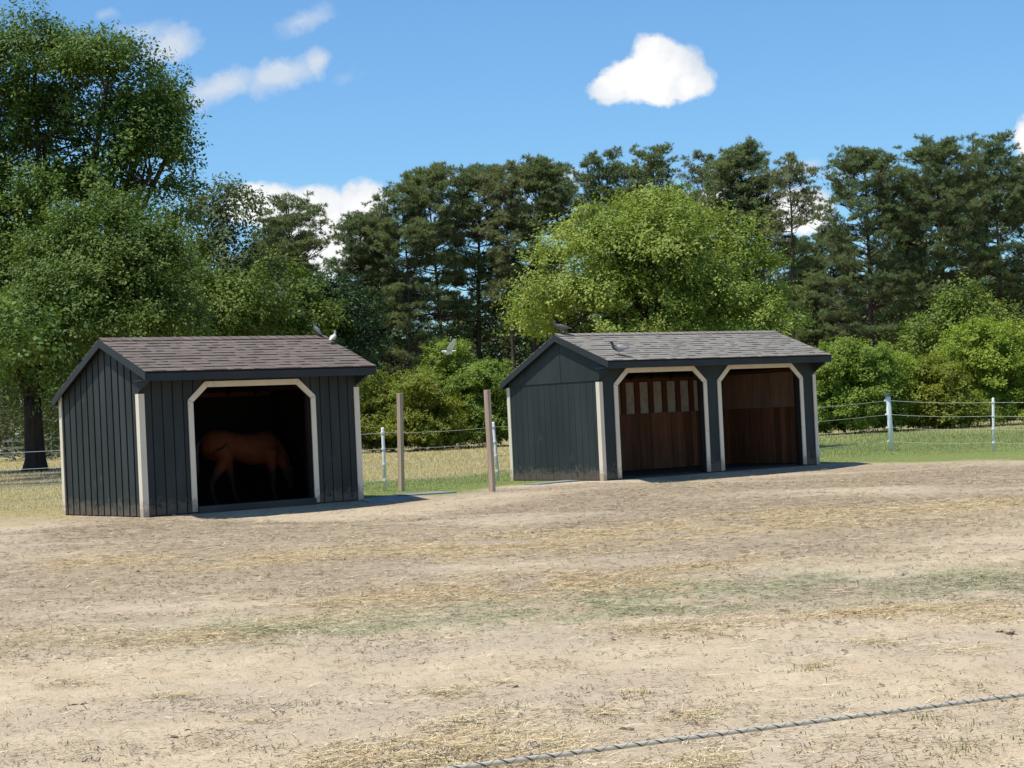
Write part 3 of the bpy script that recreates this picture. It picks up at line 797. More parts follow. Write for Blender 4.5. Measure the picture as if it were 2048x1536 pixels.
def broadleaf(name, loc, lobes, mat, bark, base_r, trunk_h, label, cat='tree', group=None, seed=1, n_clump=120, sprays=9, leaves=24, leaf=.13, clump_r=.8, spray_len=.8, n_limb=14, rz=0, shell=.55, droop=.12, up=.45, lean=(0, 0), stem_name='trunk', crown_name='crown'):
    root = empty(name, loc, rz, label, cat, group)
    me, C, o = crown_mesh(crown_name, lobes, n_clump, sprays, leaves, leaf, clump_r, seed, spray_len, shell, droop, up)
    link(crown_name, me, mat, root)
    limbs_mb(base_r, trunk_h, C, lobes, seed+1, n_limb, lean=lean).build(stem_name, bark, root, True)
    return root
def gpos(px, d, py=880):
    p = at(px, py, d); return (p[0], d, float(ground_z(p[0], d)))
def zz(px, py, d): return float(at(px, py, d)[2])
def xx(px, py, d): return float(at(px, py, d)[0])

# lobes given as photo-sized blobs at the tree's own distance: (px, py, half width px, half height px, depth offset m)
def lobes_at(blobs_, loc, d, depth_k=.9):
    out = []
    for px, py, rx, ry, dy in blobs_:
        q = at(px, py, d+dy); s_ = (d+dy)/F_PX
        out.append((q[0]-loc[0], dy, q[2]-loc[2], rx*s_, rx*s_*depth_k, ry*s_))
    return out

# big old maple at the left
d = 77.0; loc = gpos(70, d, 920)
lb = lobes_at([(70,160,120,95,0), (-60,260,150,160,0), (215,165,72,80,-1), (310,235,70,70,1), (250,280,80,70,0), (340,300,45,40,0), (90,330,150,130,1.5), (300,350,75,70,-1), (-80,480,150,160,0), (120,480,150,120,-1), (340,440,75,80,2), (60,640,170,110,-1), (250,620,120,100,1), (-60,720,120,80,-2), (40,765,95,50,-1.5), (70,735,110,45,-8), (-50,720,120,60,-14), (-10,700,90,50,-21)], loc, d)
broadleaf('maple_tree', loc, lb, MAT['maple_dark'], MAT['bark'], .42, 3.0, 'huge dark green maple with thick dark trunk left of the smaller shed, tallest tree', seed=5, n_clump=420, sprays=17, leaves=24, leaf=.165, clump_r=1.15, spray_len=1.05, n_limb=12, shell=.42)
# brighter lower tree just in front of it
d = 66.0; loc = gpos(225, d)
lb = lobes_at([(225,490,95,85,0), (130,560,80,90,0), (300,580,80,90,.5), (210,640,140,95,-.5), (110,680,90,80,0), (320,680,80,70,0)], loc, d)
broadleaf('maple_tree', loc, lb, MAT['maple_mid'], MAT['bark'], .2, 2.4, 'rounded mid green maple rising right behind the brown roofed shed', seed=9, n_clump=200, sprays=17, leaves=25, leaf=.125, clump_r=.9, spray_len=.9, n_limb=8)
# airy grey-green tree
d = 92.0; loc = gpos(430, d)
lb = lobes_at([(445,435,60,50,0), (395,480,65,65,1), (485,520,60,60,0), (420,580,90,75,0), (470,630,85,65,-1)], loc, d)
broadleaf('birch_tree', loc, lb, MAT['grey_leaf'], MAT['bark_pale'], .2, 4, 'airy grey green tree with pale limbs right of the huge maple', seed=12, n_clump=120, sprays=8, leaves=18, leaf=.2, clump_r=1.2, spray_len=1.1, n_limb=10)
d = 88.0; loc = gpos(400, d)
lb = lobes_at([(380,650,110,70,0), (480,640,70,80,0), (330,620,90,80,1), (430,720,110,60,0)], loc, d)
broadleaf('maple_tree', loc, lb, MAT['maple_mid'], MAT['bark'], .16, 2.0, 'low spreading green tree showing above the middle of the brown roof', seed=14, n_clump=120, sprays=11, leaves=20, leaf=.19, clump_r=.9, spray_len=1.1, n_limb=6)
d = 96.0; loc = gpos(560, d)
lb = lobes_at([(560,590,70,60,0), (520,640,60,70,0), (600,650,55,60,1), (560,700,80,55,0)], loc, d)
broadleaf('oak_tree', loc, lb, MAT['maple_mid'], MAT['bark'], .2, 2.6, 'deep green leafy tree below the lone round topped pine', seed=16, n_clump=130, sprays=11, leaves=18, leaf=.19, clump_r=.9, spray_len=1.1, n_limb=6)
d = 100.0; loc = gpos(645, d)
lb = lobes_at([(665,630,70,55,0), (630,670,60,55,0), (690,690,60,55,1), (650,740,80,50,0)], loc, d)
broadleaf('oak_tree', loc, lb, MAT['vine_leaf'], MAT['bark'], .2, 2.6, 'dark leafy tree behind the two pigeons of the brown roof', seed=18, n_clump=130, sprays=11, leaves=18, leaf=.19, clump_r=.9, spray_len=1.1, n_limb=6)
# bright maple behind the right shed
d = 57.0; loc = gpos(1320, d)
lb = lobes_at([(1310,470,100,68,0), (1230,497,105,80,-.5), (1392,505,88,75,.5), (1150,570,115,85,0), (1310,560,150,110,-1.5), (1450,575,82,90,0), (1110,640,90,55,-.5), (1250,660,160,80,-1), (1420,660,130,80,-1), (1525,645,45,55,0), (1060,690,45,50,0), (1350,720,200,70,0)], loc, d)
broadleaf('maple_tree', loc, lb, MAT['maple_bright'], MAT['bark'], .24, 1.8, 'bright yellow green maple with wide round crown behind the grey roofed shed', seed=21, n_clump=215, sprays=22, leaves=27, leaf=.105, clump_r=.85, spray_len=.72, n_limb=8, shell=.62, up=.65)

# shrubs
def shrub(name, px, d, blobs_, mat, label, seed, n_clump=80, leaf=.11, group=None, up=.7, leaves=20):
    loc = gpos(px, d)
    lb = lobes_at(blobs_, loc, d)
    lb = [(a, b, max(c, .6), e, f, g) for a, b, c, e, f, g in lb]
    hw = max(abs(q[0])+q[3] for q in lb)
    lb += [(-hw*.45, 0, .5, hw*.5, hw*.5, .75), (hw*.45, 0, .5, hw*.5, hw*.5, .75), (0, -.4, .5, hw*.5, hw*.5, .8)]; n_clump = int(n_clump*1.35)
    return broadleaf(name, loc, lb, mat, MAT['bark'], .05, .5, label, 'shrub', group, seed, n_clump, 15, leaves+8, leaf*.8, .5, .42, 8, shell=.4, up=up, stem_name='stem', crown_name='foliage')
HG = 'shrubs along the meadow edge between the sheds'
shrub('shrub', 765, 84, [(750,800,60,50,0), (790,820,60,55,0), (745,860,60,40,0), (800,865,60,35,0)], MAT['shrub_yellow'], 'yellowish green rounded shrub just right of the brown roofed shed', 31, 120, .13, HG)
shrub('shrub', 845, 82, [(840,810,50,45,0), (860,850,60,45,0), (820,870,55,30,0)], MAT['shrub_yellow'], 'yellow tinged shrub right of the first brown wooden post', 32, 100, .13, HG)
shrub('shrub', 905, 86, [(900,735,38,45,0), (890,785,60,45,0), (930,800,60,50,0), (905,850,70,45,0)], MAT['shrub_green'], 'peaked green shrub, tallest of those between the two sheds', 33, 130, .13, HG)
shrub('shrub', 985, 84, [(970,775,55,40,0), (1005,800,45,50,0), (960,830,50,40,0)], MAT['shrub_green'], 'leafy green shrub touching the left edge of the grey roofed shed', 34, 110, .13, HG)
RG = 'shrubs along the meadow edge right of the sheds'
shrub('shrub', 1690, 76, [(1680,735,55,45,0), (1740,745,55,45,0), (1660,790,55,50,0), (1720,800,75,50,0), (1690,845,80,25,0)], MAT['shrub_green'], 'broad bright green shrub immediately right of the grey roofed shed', 35, 170, .125, RG)
shrub('shrub', 1790, 78, [(1790,770,55,45,0), (1810,810,60,45,0), (1780,845,70,25,0)], MAT['shrub_green'], 'rounded green shrub behind the capped white corner post', 36, 120, .125, RG)
shrub('shrub', 1885, 77, [(1870,770,50,40,0), (1880,810,55,40,0), (1900,840,60,30,0)], MAT['shrub_yellow'], 'yellow green shrub between the two white posts at right', 37, 110, .125, RG)
shrub('shrub', 1985, 79, [(1960,710,75,55,0), (2030,720,70,60,0), (1980,770,95,60,0), (2040,800,80,60,0), (1960,830,70,35,0)], MAT['shrub_green'], 'largest bright green shrub at the right edge behind the thin white post', 38, 210, .125, RG)
d = 92.0; loc = gpos(1935, d)
lb = lobes_at([(1935,645,70,50,0), (1890,680,60,45,0), (1985,680,60,55,0), (1930,740,100,60,0), (1850,740,70,50,0)], loc, d)
broadleaf('maple_tree', loc, lb, MAT['maple_mid'], MAT['bark'], .15, 1.8, 'young deep green tree above the shrubs at right, under the tallest pines', seed=41, n_clump=150, sprays=11, leaves=20, leaf=.165, clump_r=.75, spray_len=.85, n_limb=6, up=.6)

# ------------------------------------------------------------------ pines
def pine_meshes(seed, H, crown0, width, n_br, top_round, density, tips=13, vine=False, r0=.22, low=0.0):
    """a tall pine: bare trunk, whorled limbs, needle tufts in pads at the limb ends"""
    r = np.random.default_rng(seed); mb = MB()
    ph = r.uniform(0, 6.28); bend = r.normal(0, .25, 2)
    zs = np.linspace(-.2, H*.97, 9); cx = bend[0]*np.sin(zs/H*3+ph); cy = bend[1]*np.sin(zs/H*3.3+ph)
    cx -= cx[0]; cy -= cy[0]
    mb.tube(np.stack([cx, cy, zs], 1), [r0*1.35]+[r0*(1.02-.9*(z/H)) for z in zs[1:]], 8)
    tip_p = []; tip_d = []
    for k in range(n_br):
        t = r.uniform(0, 1)**.8
        h = H*(crown0+(1-crown0)*t)
        if t < .35 and r.uniform() > density: continue
        prof = (np.interp(t, [0, .25, .6, .85, 1], [.62+low, .85+low*.5, 1.0, .8, .34]) if top_round else np.interp(t, [0, .3, 1], [1.0+low, .95, .25]))
        L = width*prof*r.uniform(.55, 1.1)
        a = r.uniform(0, 6.28); rise = r.uniform(-.05, .35)+.55*t
        dvec = np.array([math.cos(a), math.sin(a), rise]); dvec /= np.linalg.norm(dvec)
        b = np.array([np.interp(h, zs, cx), np.interp(h, zs, cy), h])
        m1 = b+dvec*L*.5+np.array([0, 0, -.08*L]); e = b+dvec*L+np.array([0, 0, .02*L])
        br = max(.022, r0*.32*(1.15-t))
        mb.tube([b, m1, e], [br, br*.65, .012], 4, False)
        nt = max(3, int(tips*.36*r.uniform(.7, 1.3)*min(1.2, L/2.4+.25)))
        u = np.sort(r.uniform(.45, 1.04, nt)); u[-1] = 1.03
        side = np.array([-dvec[1], dvec[0], 0]); sp = r.normal(0, .24, nt)*L*np.clip(u, .4, 1)
        P = b+dvec*(L*u)[:, None]+side*sp[:, None]; P[:, 2] += np.abs(r.normal(.12, .14, nt))+.05*L
        tip_p.append(P); tip_d.append(np.tile(dvec*.5, (nt, 1))+side*np.sign(sp)[:, None]*.3+np.array([0, 0, .5]))
        for q in range(nt): mb.tube([b+dvec*L*u[q]*.78, P[q]], [.022, .009], 3, False)
    C = np.concatenate(tip_p); Dd = norm(np.concatenate(tip_d))
    k = 9; n_ = len(C)*k
    pr = np.repeat(r.uniform(.28, .52, len(C)), k)
    off = norm(r.normal(0, 1, (n_, 3))+np.repeat(Dd, k, 0)*.5)*np.array([1.25, 1.25, .7]); off[:, 2] = np.where(off[:, 2] < -.25, -off[:, 2]*.5, off[:, 2])
    P = np.repeat(C, k, 0)+off*pr[:, None]*r.uniform(.3, 1, n_)[:, None]
    nn = 11; m = n_*nn
    O = norm(np.repeat(off, nn, 0)+np.array([0, 0, .35]))
    D2 = norm(O*.7+r.normal(0, .6, (m, 3))); PP = np.repeat(P, nn, 0)+r.normal(0, .04, (m, 3))
    L = r.uniform(.16, .30, m); S = norm(np.cross(D2, O+r.normal(0, .35, (m, 3))))*.024
    V = np.stack([PP-S, PP+S, PP+D2*L[:, None]], 1).reshape(-1, 3); kk = np.arange(m)*3
    crown = np_mesh('crown', V, None, np.stack([kk, kk+1, kk+2], 1))
    trunk = mb.mesh('trunk', True); trunk.materials.append(MAT['bark_pine'])
    return trunk, crown, H
PV = {
    'full': pine_meshes(101, 19, .22, 3.5, 125, True, .8, tips=15),
    'round': pine_meshes(102, 18, .34, 3.0, 125, True, .5, tips=16),
    'sparse': pine_meshes(103, 19, .45, 2.5, 62, True, .35, tips=9, r0=.2),
    'wide': pine_meshes(104, 20, .17, 4.9, 150, True, .85, tips=17, r0=.3),
    'flat': pine_meshes(105, 17, .50, 3.2, 85, True, .9, tips=16),
    'thick': pine_meshes(106, 18, .16, 3.4, 170, True, .95, tips=15, low=.25),
}
for k_, (t_, c_, h_) in PV.items(): c_.materials.append(MAT['needles_thin' if k_ == 'sparse' else 'needles'])
PG = 'tall pines of the tree line'
PINES = [  # photo px, py of the top, distance, kind, spin, label
    (570,416,108,'flat',.3,'lone round topped pine standing against the white cumulus cloud'),
    (520,500,118,'thick',1.2,'dark pine half hidden behind the airy grey green tree'),
    (705,446,118,'round',2.0,'first pine of the line, right of the big cloud, bushy to the ground'),
    (742,452,120,'full',3.1,'short dark pine tucked left of the pine with the slanted crown'),
    (793,392,116,'full',4.0,'dark pine with slanting crown where the big cloud ends'),
    (868,356,118,'round',.6,'slender pine whose tip stands before the tiny cloud'),
    (942,356,120,'round',1.7,'flat topped pine second right of the tiny cloud'),
    (1010,345,116,'sparse',2.2,'thin crowned pine with sky between its limbs left of the bright maple'),
    (1052,338,118,'round',2.9,'twin looking pine with umbrella crown above the flying pigeon gap'),
    (1130,350,126,'sparse',3.5,'open crowned pine just left of the bright maple top'),
    (1205,327,124,'full',4.4,'broad pine above the left half of the bright maple'),
    (1310,317,122,'full',5.1,'dense pine directly above the bright maple top'),
    (1400,328,126,'sparse',5.8,'narrow pine between the dense pine and the vine covered one'),
    (1562,332,114,'sparse',.9,'slim pine with bare straight trunk against blue sky'),
    (1722,325,106,'wide',1.5,'broad pine with thick dark trunk above the corner post'),
    (1660,470,118,'thick',2.4,'low bushy pine left of the broad pine trunk'),
    (1775,440,124,'round',2.9,'pine filling the gap between the two broadest pines'),
    (1938,370,120,'round',.2,'dense pine between the broadest pine and the tallest'),
    (1630,560,112,'thick',1.1,'short bushy pine right of the slim bare trunk'),
    (1820,370,122,'full',2.6,'narrower pine between the two broadest pines'),
    (1882,308,106,'wide',3.7,'broadest pine with heavy layered limbs near the right edge'),
    (1990,293,108,'full',4.9,'tallest pine at the far right with a pointed top'),
    (2075,330,112,'wide',5.5,'pine cut by the right edge of the picture'),
]
def place_pine(px, py, d, kind, rz, label, group=PG, leafmat=None):
    t_, c_, h_ = PV[kind]
    x = xx(px, py, d); z = float(ground_z(x, d)); s_ = (zz(px, py, d)-z)/h_
    root = empty('pine_tree', (x, d, z), rz, label, 'tree', group)
    root.scale = (s_*random.uniform(.92, 1.08), s_*random.uniform(.92, 1.08), s_)
    link('trunk', t_, None, root); link('crown', c_, None, root)
    return root
for a_ in PINES: place_pine(*a_)
# vine-covered pine
vp = place_pine(1480, 318, 118, 'thick', .4, 'dark pine wrapped in vines, right of the bright maple top')
vl = [(0, 0, h_, 1.3-.05*abs(h_-9), 1.3, 1.5) for h_ in np.arange(2, 16, 1.4)]
me_, _, _ = crown_mesh('vine', vl, 150, 9, 16, .2, .8, 91, .7)
link('vine', me_, MAT['vine_leaf'], vp)

# woodland behind and below: one uncountable mass of dark leaves, stems and needles
def understory():
    r = np.random.default_rng(44); Vs = []; n_l = 0
    def mass(x0, x1, y0, y1, top, n, leaf):
        x = r.uniform(x0, x1, n); y = r.uniform(y0, y1, n)
        tp_ = top*(.62+.6*fbm(x, y*0+3, 5.5, 61))
        z = tp_*r.uniform(0, 1, n)**.75
        return np.stack([x, y, z], 1), leaf
    for args in ((-34, 46, 119, 136, 8.2, 5200, .26), (-70, -33, 150, 165, 9.5, 1700, .32), (-34, 46, 108, 119, 4.0, 1500, .22), (-110, 90, 185, 205, 11, 3000, .4)):
        C, leaf = mass(*args); n = len(C); lv = 26; m = n*lv
        P = np.repeat(C, lv, 0)+r.normal(0, .62, (m, 3))*np.array([1, 1, .55])
        P[:, 2] = np.maximum(P[:, 2], .05)
        D = norm(r.normal(0, 1, (m, 3))+np.array([0, 0, -.3])); Nn = norm(np.array([0, 0, 1.0])+r.normal(0, .6, (m, 3)))
        L = leaf*r.uniform(.7, 1.3, m)
        Vs.append(leaf_quads(P, D, Nn, L, L*.7))
    V = np.concatenate(Vs); k = np.arange(len(V)//4)*4
    me = np_mesh('woodland_understory', V, np.stack([k, k+1, k+2, k+3], 1))
    tag(link('woodland_understory', me, MAT['under_leaf']), 'dark leafy understory filling the wood below the pines', 'woodland', kind='stuff')
    # far pines behind the front row, seen only as a mass
    VV = []; TT = []; nv = 0; mb = MB()
    for i in range(34):
        t_, c_, h_ = PV[r.choice(['thick', 'full', 'round'])]
        co = np.empty(len(c_.vertices)*3, np.float32); c_.vertices.foreach_get('co', co); co = co.reshape(-1, 3)
        s_ = r.uniform(9.5, 13)/h_; x = -36+i*2.5+r.normal(0, .8); y = r.uniform(132, 150)
        a = r.uniform(0, 6.28); ca, sa = math.cos(a), math.sin(a)
        q = co*s_; q = np.stack([q[:, 0]*ca-q[:, 1]*sa+x, q[:, 0]*sa+q[:, 1]*ca+y, q[:, 2]+.2], 1)
        VV.append(q); TT.append(np.arange(len(q)).reshape(-1, 3)+nv); nv += len(q)
        mb.tube([(x, y, 0), (x, y, h_*s_*.9)], [.2, .05], 6)
    me = np_mesh('far_pine_wood', np.concatenate(VV), None, np.concatenate(TT))
    o = tag(link('far_pine_wood', me, MAT['needles']), 'far pines massed behind the front row of the tree line', 'woodland', kind='stuff')
    mb.build('trunks', MAT['bark_pine'], o); o.children[0]['kind'] = 'stuff'
understory()

# ------------------------------------------------------------------ rope fence of the paddock
FEN = [(-16.5, 34.4, 0), (-11.6, 35.6, 0), (-6.9, 36.9, 0), (-2.69, 38.2, 0), (-.40, 41.0, 0), (4.6, 45.3, 0), (10.06, 49.87, 1), (11.54, 45.03, 0), (13.0, 40.3, 0), (14.4, 35.6, 0)]
fe = empty('rope_fence', (-2.69, 38.2, .2), 0, 'white post and four rope electric fence running behind both sheds', 'fence')
fo = np.array([-2.69, 38.2, .2])
ROPE_H = [.22, .55, .86, 1.19]
pts = []
for i, (x, y, corner) in enumerate(FEN):
    z = float(ground_z(x, y)); pts.append((x, y, z)); p = np.array([x, y, z])-fo
    hgt = 1.47 if corner else 1.30; rd = .068 if corner else .034
    lean = (-.05, 0) if i == 4 else ((-.035, 0) if corner else ((.045, 0) if i == 7 else (0, 0)))
    mb = MB(); mb.tube([p+[0, 0, -.05], p+[lean[0]*.5, 0, hgt*.5], p+[lean[0], 0, hgt-.03], p+[lean[0], 0, hgt]], [rd, rd, rd, rd*.7], 12)
    po = mb.build('post', MAT['white_post'], fe, True)
    for h_ in ROPE_H:
        mb = MB(); hh = h_*(1.47/1.3 if corner else 1); c = p+[lean[0]*hh/hgt, 0, hh]
        if corner:
            mb.tube([c+[-rd-.045, -.03, 0], c+[-rd-.005, -.03, 0]], [.03, .022], 8)
        else: mb.tube([c+[0, 0, -.018], c+[0, 0, .018]], rd+.012, 10)
        mb.build('insulator', MAT['white_post'], po)
    if corner:
        mb = MB(); mb.tube([p+[lean[0], 0, hgt+.002], p+[lean[0], 0, hgt+.05], p+[lean[0], 0, hgt+.065]], [.115, .11, .03], 12)
        cap = mb.build('post_cap', MAT['vine_cap'] if 'vine_cap' in MAT else simple('green_cap', (.06, .09, .075), .5), po)
for h_ in ROPE_H:
    mb = MB()
    for i in range(len(pts)-1):
        a, b = np.array(pts[i]), np.array(pts[i+1]); ka = 1.13 if FEN[i][2] else 1; kb = 1.13 if FEN[i+1][2] else 1
        q = []
        for t in np.linspace(0, 1, 9):
            c = a+(b-a)*t; c[2] = a[2]+h_*ka+(b[2]+h_*kb-a[2]-h_*ka)*t-.035*4*t*(1-t); q.append(c-fo)
        mb.tube(q, .0045, 5)
    mb.build('rope', MAT['rope'], fe)

# ------------------------------------------------------------------ two brown posts
def brown_post(px0, py0, px1, py1, d, label, rz):
    b = at(px0, py0, d); t = at(px1, py1, d); z = float(ground_z(b[0], d)); hw = .048
    ax = (t-b); ax[1] = .02; ln = ax[2]
    root = MB(); n = 7
    c, s_ = math.cos(rz), math.sin(rz)
    rr = random.Random(int(px0)); rows = []
    for i in range(n):
        k = i/(n-1); o_ = np.array([ax[0]*k, ax[1]*k, -.1+(ln+b[2]-z+.1)*k]); w_ = hw*(1+rr.uniform(-.03, .03))
        for (p_, q_) in ((-1,-1),(1,-1),(1,1),(-1,1)): root.v.append(tuple(o_+np.array([(p_*c-q_*s_)*w_, (p_*s_+q_*c)*w_, rr.uniform(-.006, .006) if i == n-1 else 0])))
    for i in range(n-1):
        for k in range(4): root.f.append((i*4+k, i*4+(k+1) % 4, (i+1)*4+(k+1) % 4, (i+1)*4+k))
    root.f.append((0, 3, 2, 1)); e = (n-1)*4; root.f.append((e, e+1, e+2, e+3))
    o = root.build('wooden_post', MAT['post_wood'], None, bevel=.006); o.location = (b[0], d, z)
    tag(o, label, 'post', 'brown wooden posts between the sheds')
brown_post(802.5, 980, 799.5, 787, 37.6, 'upright brown square post nearer the brown roofed shed', .85)
brown_post(984.5, 981, 974, 780, 35.4, 'leaning brown square post nearer the grey roofed shed', .95)

# rubber mats lying between the sheds
def rubber_mat(px, py, wx, wy, rz, label, z=.2):
    c = on_ground(px, py, z); mb = MB(); nx_, ny_ = 10, 8
    g = [[None]*ny_ for _ in range(nx_)]
    cs_, sn_ = math.cos(rz), math.sin(rz)
    V = []; Q = []
    for i in range(nx_):
        for j in range(ny_):
            a = (i/(nx_-1)-.5)*wx; b = (j/(ny_-1)-.5)*wy
            x = c[0]+a*cs_-b*sn_; y = c[1]+a*sn_+b*cs_
            V.append((x, y, float(ground_z(x, y))+.022))
    n = len(V); V += [(x, y, z_-.02) for x, y, z_ in V]
    for i in range(nx_-1):
        for j in range(ny_-1):
            a = i*ny_+j; Q.append((a, a+ny_, a+ny_+1, a+1))
    ring = [i*ny_ for i in range(nx_)]+[(nx_-1)*ny_+j for j in range(1, ny_)]+[i*ny_+ny_-1 for i in range(nx_-2, -1, -1)]+[j for j in range(ny_-2, 0, -1)]
    for k in range(len(ring)):
        a, b = ring[k], ring[(k+1) % len(ring)]; Q.append((b, a, a+n, b+n))
    me = np_mesh('rubber_mat', np.array(V)-np.array([c[0], c[1], 0]), Q)
    o = link('rubber_mat', me, MAT['mat_rubber']); o.location = (c[0], c[1], 0)
    tag(o, label, 'mat', 'grey rubber mats on the ground between the sheds')
rubber_mat(765, 998, .9, .6, .6, 'grey mat lying by the right corner of the brown roofed shed')
rubber_mat(850, 989, 1.0, .7, .5, 'dusty grey mat lying in front of the gap between the brown posts')
rubber_mat(1105, 966, 1.1, .5, .64, 'grey mat lying along the left end wall of the grey roofed shed')

# ------------------------------------------------------------------ far board fences
def board_fence(name, A, B, n, rails, mat, h, label, pw=.12):
    A = np.array(A); B = np.array(B); root = empty(name, (A[0], A[1], float(ground_z(A[0], A[1]))), math.atan2(B[1]-A[1], B[0]-A[0]), label, 'fence')
    L = np.linalg.norm(B-A)
    for i in range(n+1):
        x = L*i/n; mb = MB(); mb.box((x-pw/2, -.06, -.1), (x+pw/2, .06, h)); mb.build('post', mat, root)
    mb = MB()
    for rz in rails: mb.box((0, -.1, rz-.075), (L, -.063, rz+.075))
    mb.build('rail', mat, root)
board_fence('board_fence', (-42, 112), (-13, 119), 13, (.35, .8, 1.25), MAT['old_white'], 1.42, 'weathered white three rail fence beyond the maple trunk')
board_fence('board_fence', (-12, 119), (2.5, 104), 8, (.4, .85, 1.25), MAT['old_white'], 1.4, 'pale rail fence glimpsed left of the grey roofed shed behind shrubs')
board_fence('timber_fence', (-6, 112), (3.5, 110), 4, (1.62, 1.85), MAT['grey_rail'], 1.95, 'tall grey timber rail seen through the shrubs between the sheds')

# ------------------------------------------------------------------ rope crossing the foreground
m, N = new_mat('tracer_rope')
uvn = N.n('ShaderNodeAttribute', attribute_name='turn').outputs['Fac']
st = N.ramp(N.math('FRACT', uvn), [(0, 0.0), (.10, 0.0), (.14, 1.0), (.24, 1.0), (.28, 0.0)])
st2 = N.ramp(N.math('FRACT', N.n('ShaderNodeAttribute', attribute_name='counter').outputs['Fac']), [(0, 0.0), (.42, 0.0), (.46, 1.0), (.50, 1.0), (.54, 0.0)])
st = N.math('MAXIMUM', N.math('MULTIPLY', st, .9), N.math('MULTIPLY', st2, .6))
wv = N.noise(N.n('ShaderNodeTexCoord').outputs['Object'], 900, 2)
colr = N.mix(st, N.mix(wv, (.40, .37, .30), (.56, .52, .43)), (.025, .028, .03))
finish(m, N, colr, .75, wv, .5, .002)
A = at(905, 1537, 2.15); B = at(2070, 1386, 2.75); dr = B-A; A2 = A-dr*4; B2 = B+dr*4
nseg, nk = 1200, 12; V = []; turn = []; cnt_ = []
dd = (B2-A2); ln = np.linalg.norm(dd); dd /= ln; a_ = np.cross(dd, [0, 0, 1]); a_ /= np.linalg.norm(a_); b_ = np.cross(a_, dd)
for i in range(nseg+1):
    t = i/nseg; c = A2+(B2-A2)*t
    for k in range(nk+1):
        q = 2*math.pi*k/nk; rr_ = .0031*(1+.05*math.sin(q*3+t*ln/.012*6.28))
        V.append(c+(a_*math.cos(q)+b_*math.sin(q))*rr_); turn.append(t*ln/.0335+k/nk); cnt_.append(t*ln/.0335-k/nk)
Q = [(i*(nk+1)+k, i*(nk+1)+k+1, (i+1)*(nk+1)+k+1, (i+1)*(nk+1)+k) for i in range(nseg) for k in range(nk)]
me = np_mesh('fence_rope', np.array(V)-A, Q, smooth=True)
ta = me.attributes.new('turn', 'FLOAT', 'POINT'); ta.data.foreach_set('value', np.array(turn, np.float32))
ta = me.attributes.new('counter', 'FLOAT', 'POINT'); ta.data.foreach_set('value', np.array(cnt_, np.float32))
o = link('fence_rope', me, m); o.location = A
tag(o, 'pale braided rope with black flecks crossing close in the lower right foreground', 'rope')

# ------------------------------------------------------------------ animals
def fused(name, mb, voxel, mat, parent=None, smooth_it=6):
    tmp = bpy.data.objects.new(name, mb.mesh(name)); COL.objects.link(tmp)
    rm = tmp.modifiers.new('r', 'REMESH'); rm.mode = 'VOXEL'; rm.voxel_size = voxel; rm.use_smooth_shade = True
    sm = tmp.modifiers.new('s', 'SMOOTH'); sm.iterations = smooth_it; sm.factor = .5
    dg = bpy.context.evaluated_depsgraph_get(); me = bpy.data.meshes.new_from_object(tmp.evaluated_get(dg))
    bpy.data.objects.remove(tmp); me.name = name
    me.polygons.foreach_set('use_smooth', np.full(len(me.polygons), True))
    o = link(name, me, mat, parent); return o

# bay horse inside the left shed, seen from its right side, head down
hm, N = new_mat('bay_coat')
tcO = N.n('ShaderNodeTexCoord').outputs['Object']; sx = N.n('ShaderNodeSeparateXYZ', i={0: tcO})
nzh = N.noise(tcO, 5, 4)
coat = N.mix(nzh, (.066, .016, .0055), (.108, .030, .010))
leg = N.ramp(N.math('ADD', sx.outputs[2], N.math('MULTIPLY_ADD', nzh, .2, -.1)), [(.52, 1.0), (.70, 0.0)])
coat = N.mix(leg, coat, (.014, .011, .009))
finish(hm, N, coat, .75, N.noise(tcO, 60, 2), .1, .003, .15)
S = LEFT; cu, su = math.cos(S['yaw']), math.sin(S['yaw'])
hx, hv = 1.95, 1.35
hl = (S['x']+hx*cu-hv*su, S['y']+hx*su+hv*cu, S['z0']+.015)
horse = MB()
def ring(x, z, ry, rz, y=0, tilt=0): return ((x, y, z), (0, ry, 0), (-rz*math.sin(tilt), 0, rz*math.cos(tilt)))
horse.loft([ring(-.06, 1.12, .08, .12), ring(.03, 1.11, .20, .22), ring(.18, 1.10, .27, .29), ring(.38, 1.10, .285, .28), ring(.58, 1.08, .27, .25), ring(.80, 1.02, .29, .27), ring(1.02, .99, .29, .30), ring(1.22, 1.01, .26, .31), ring(1.38, 1.03, .22, .28), ring(1.50, 1.02, .15, .20)])
nk_ = [(1.28, 1.10, .15, .24), (1.44, 1.02, .12, .21), (1.58, .88, .10, .175), (1.68, .73, .085, .145), (1.75, .60, .08, .13)]
horse.loft([ring(x, z, a, b, tilt=-.75) for x, z, a, b in nk_])
horse.loft([ring(1.70, .66, .075, .10, tilt=-.9), ring(1.77, .55, .085, .135, tilt=-1.1), ring(1.80, .44, .075, .11, tilt=-1.25), ring(1.815, .33, .058, .08, tilt=-1.3), ring(1.825, .24, .052, .068, tilt=-1.35), ring(1.825, .18, .04, .05, tilt=-1.4)])
for sgn in (-1, 1): horse.tube([(1.69, sgn*.055, .68), (1.665, sgn*.075, .74), (1.65, sgn*.08, .80)], [.035, .034, .008], 8)
def legm(pts): horse.tube([p[:3] for p in pts], [p[3] for p in pts], 12)
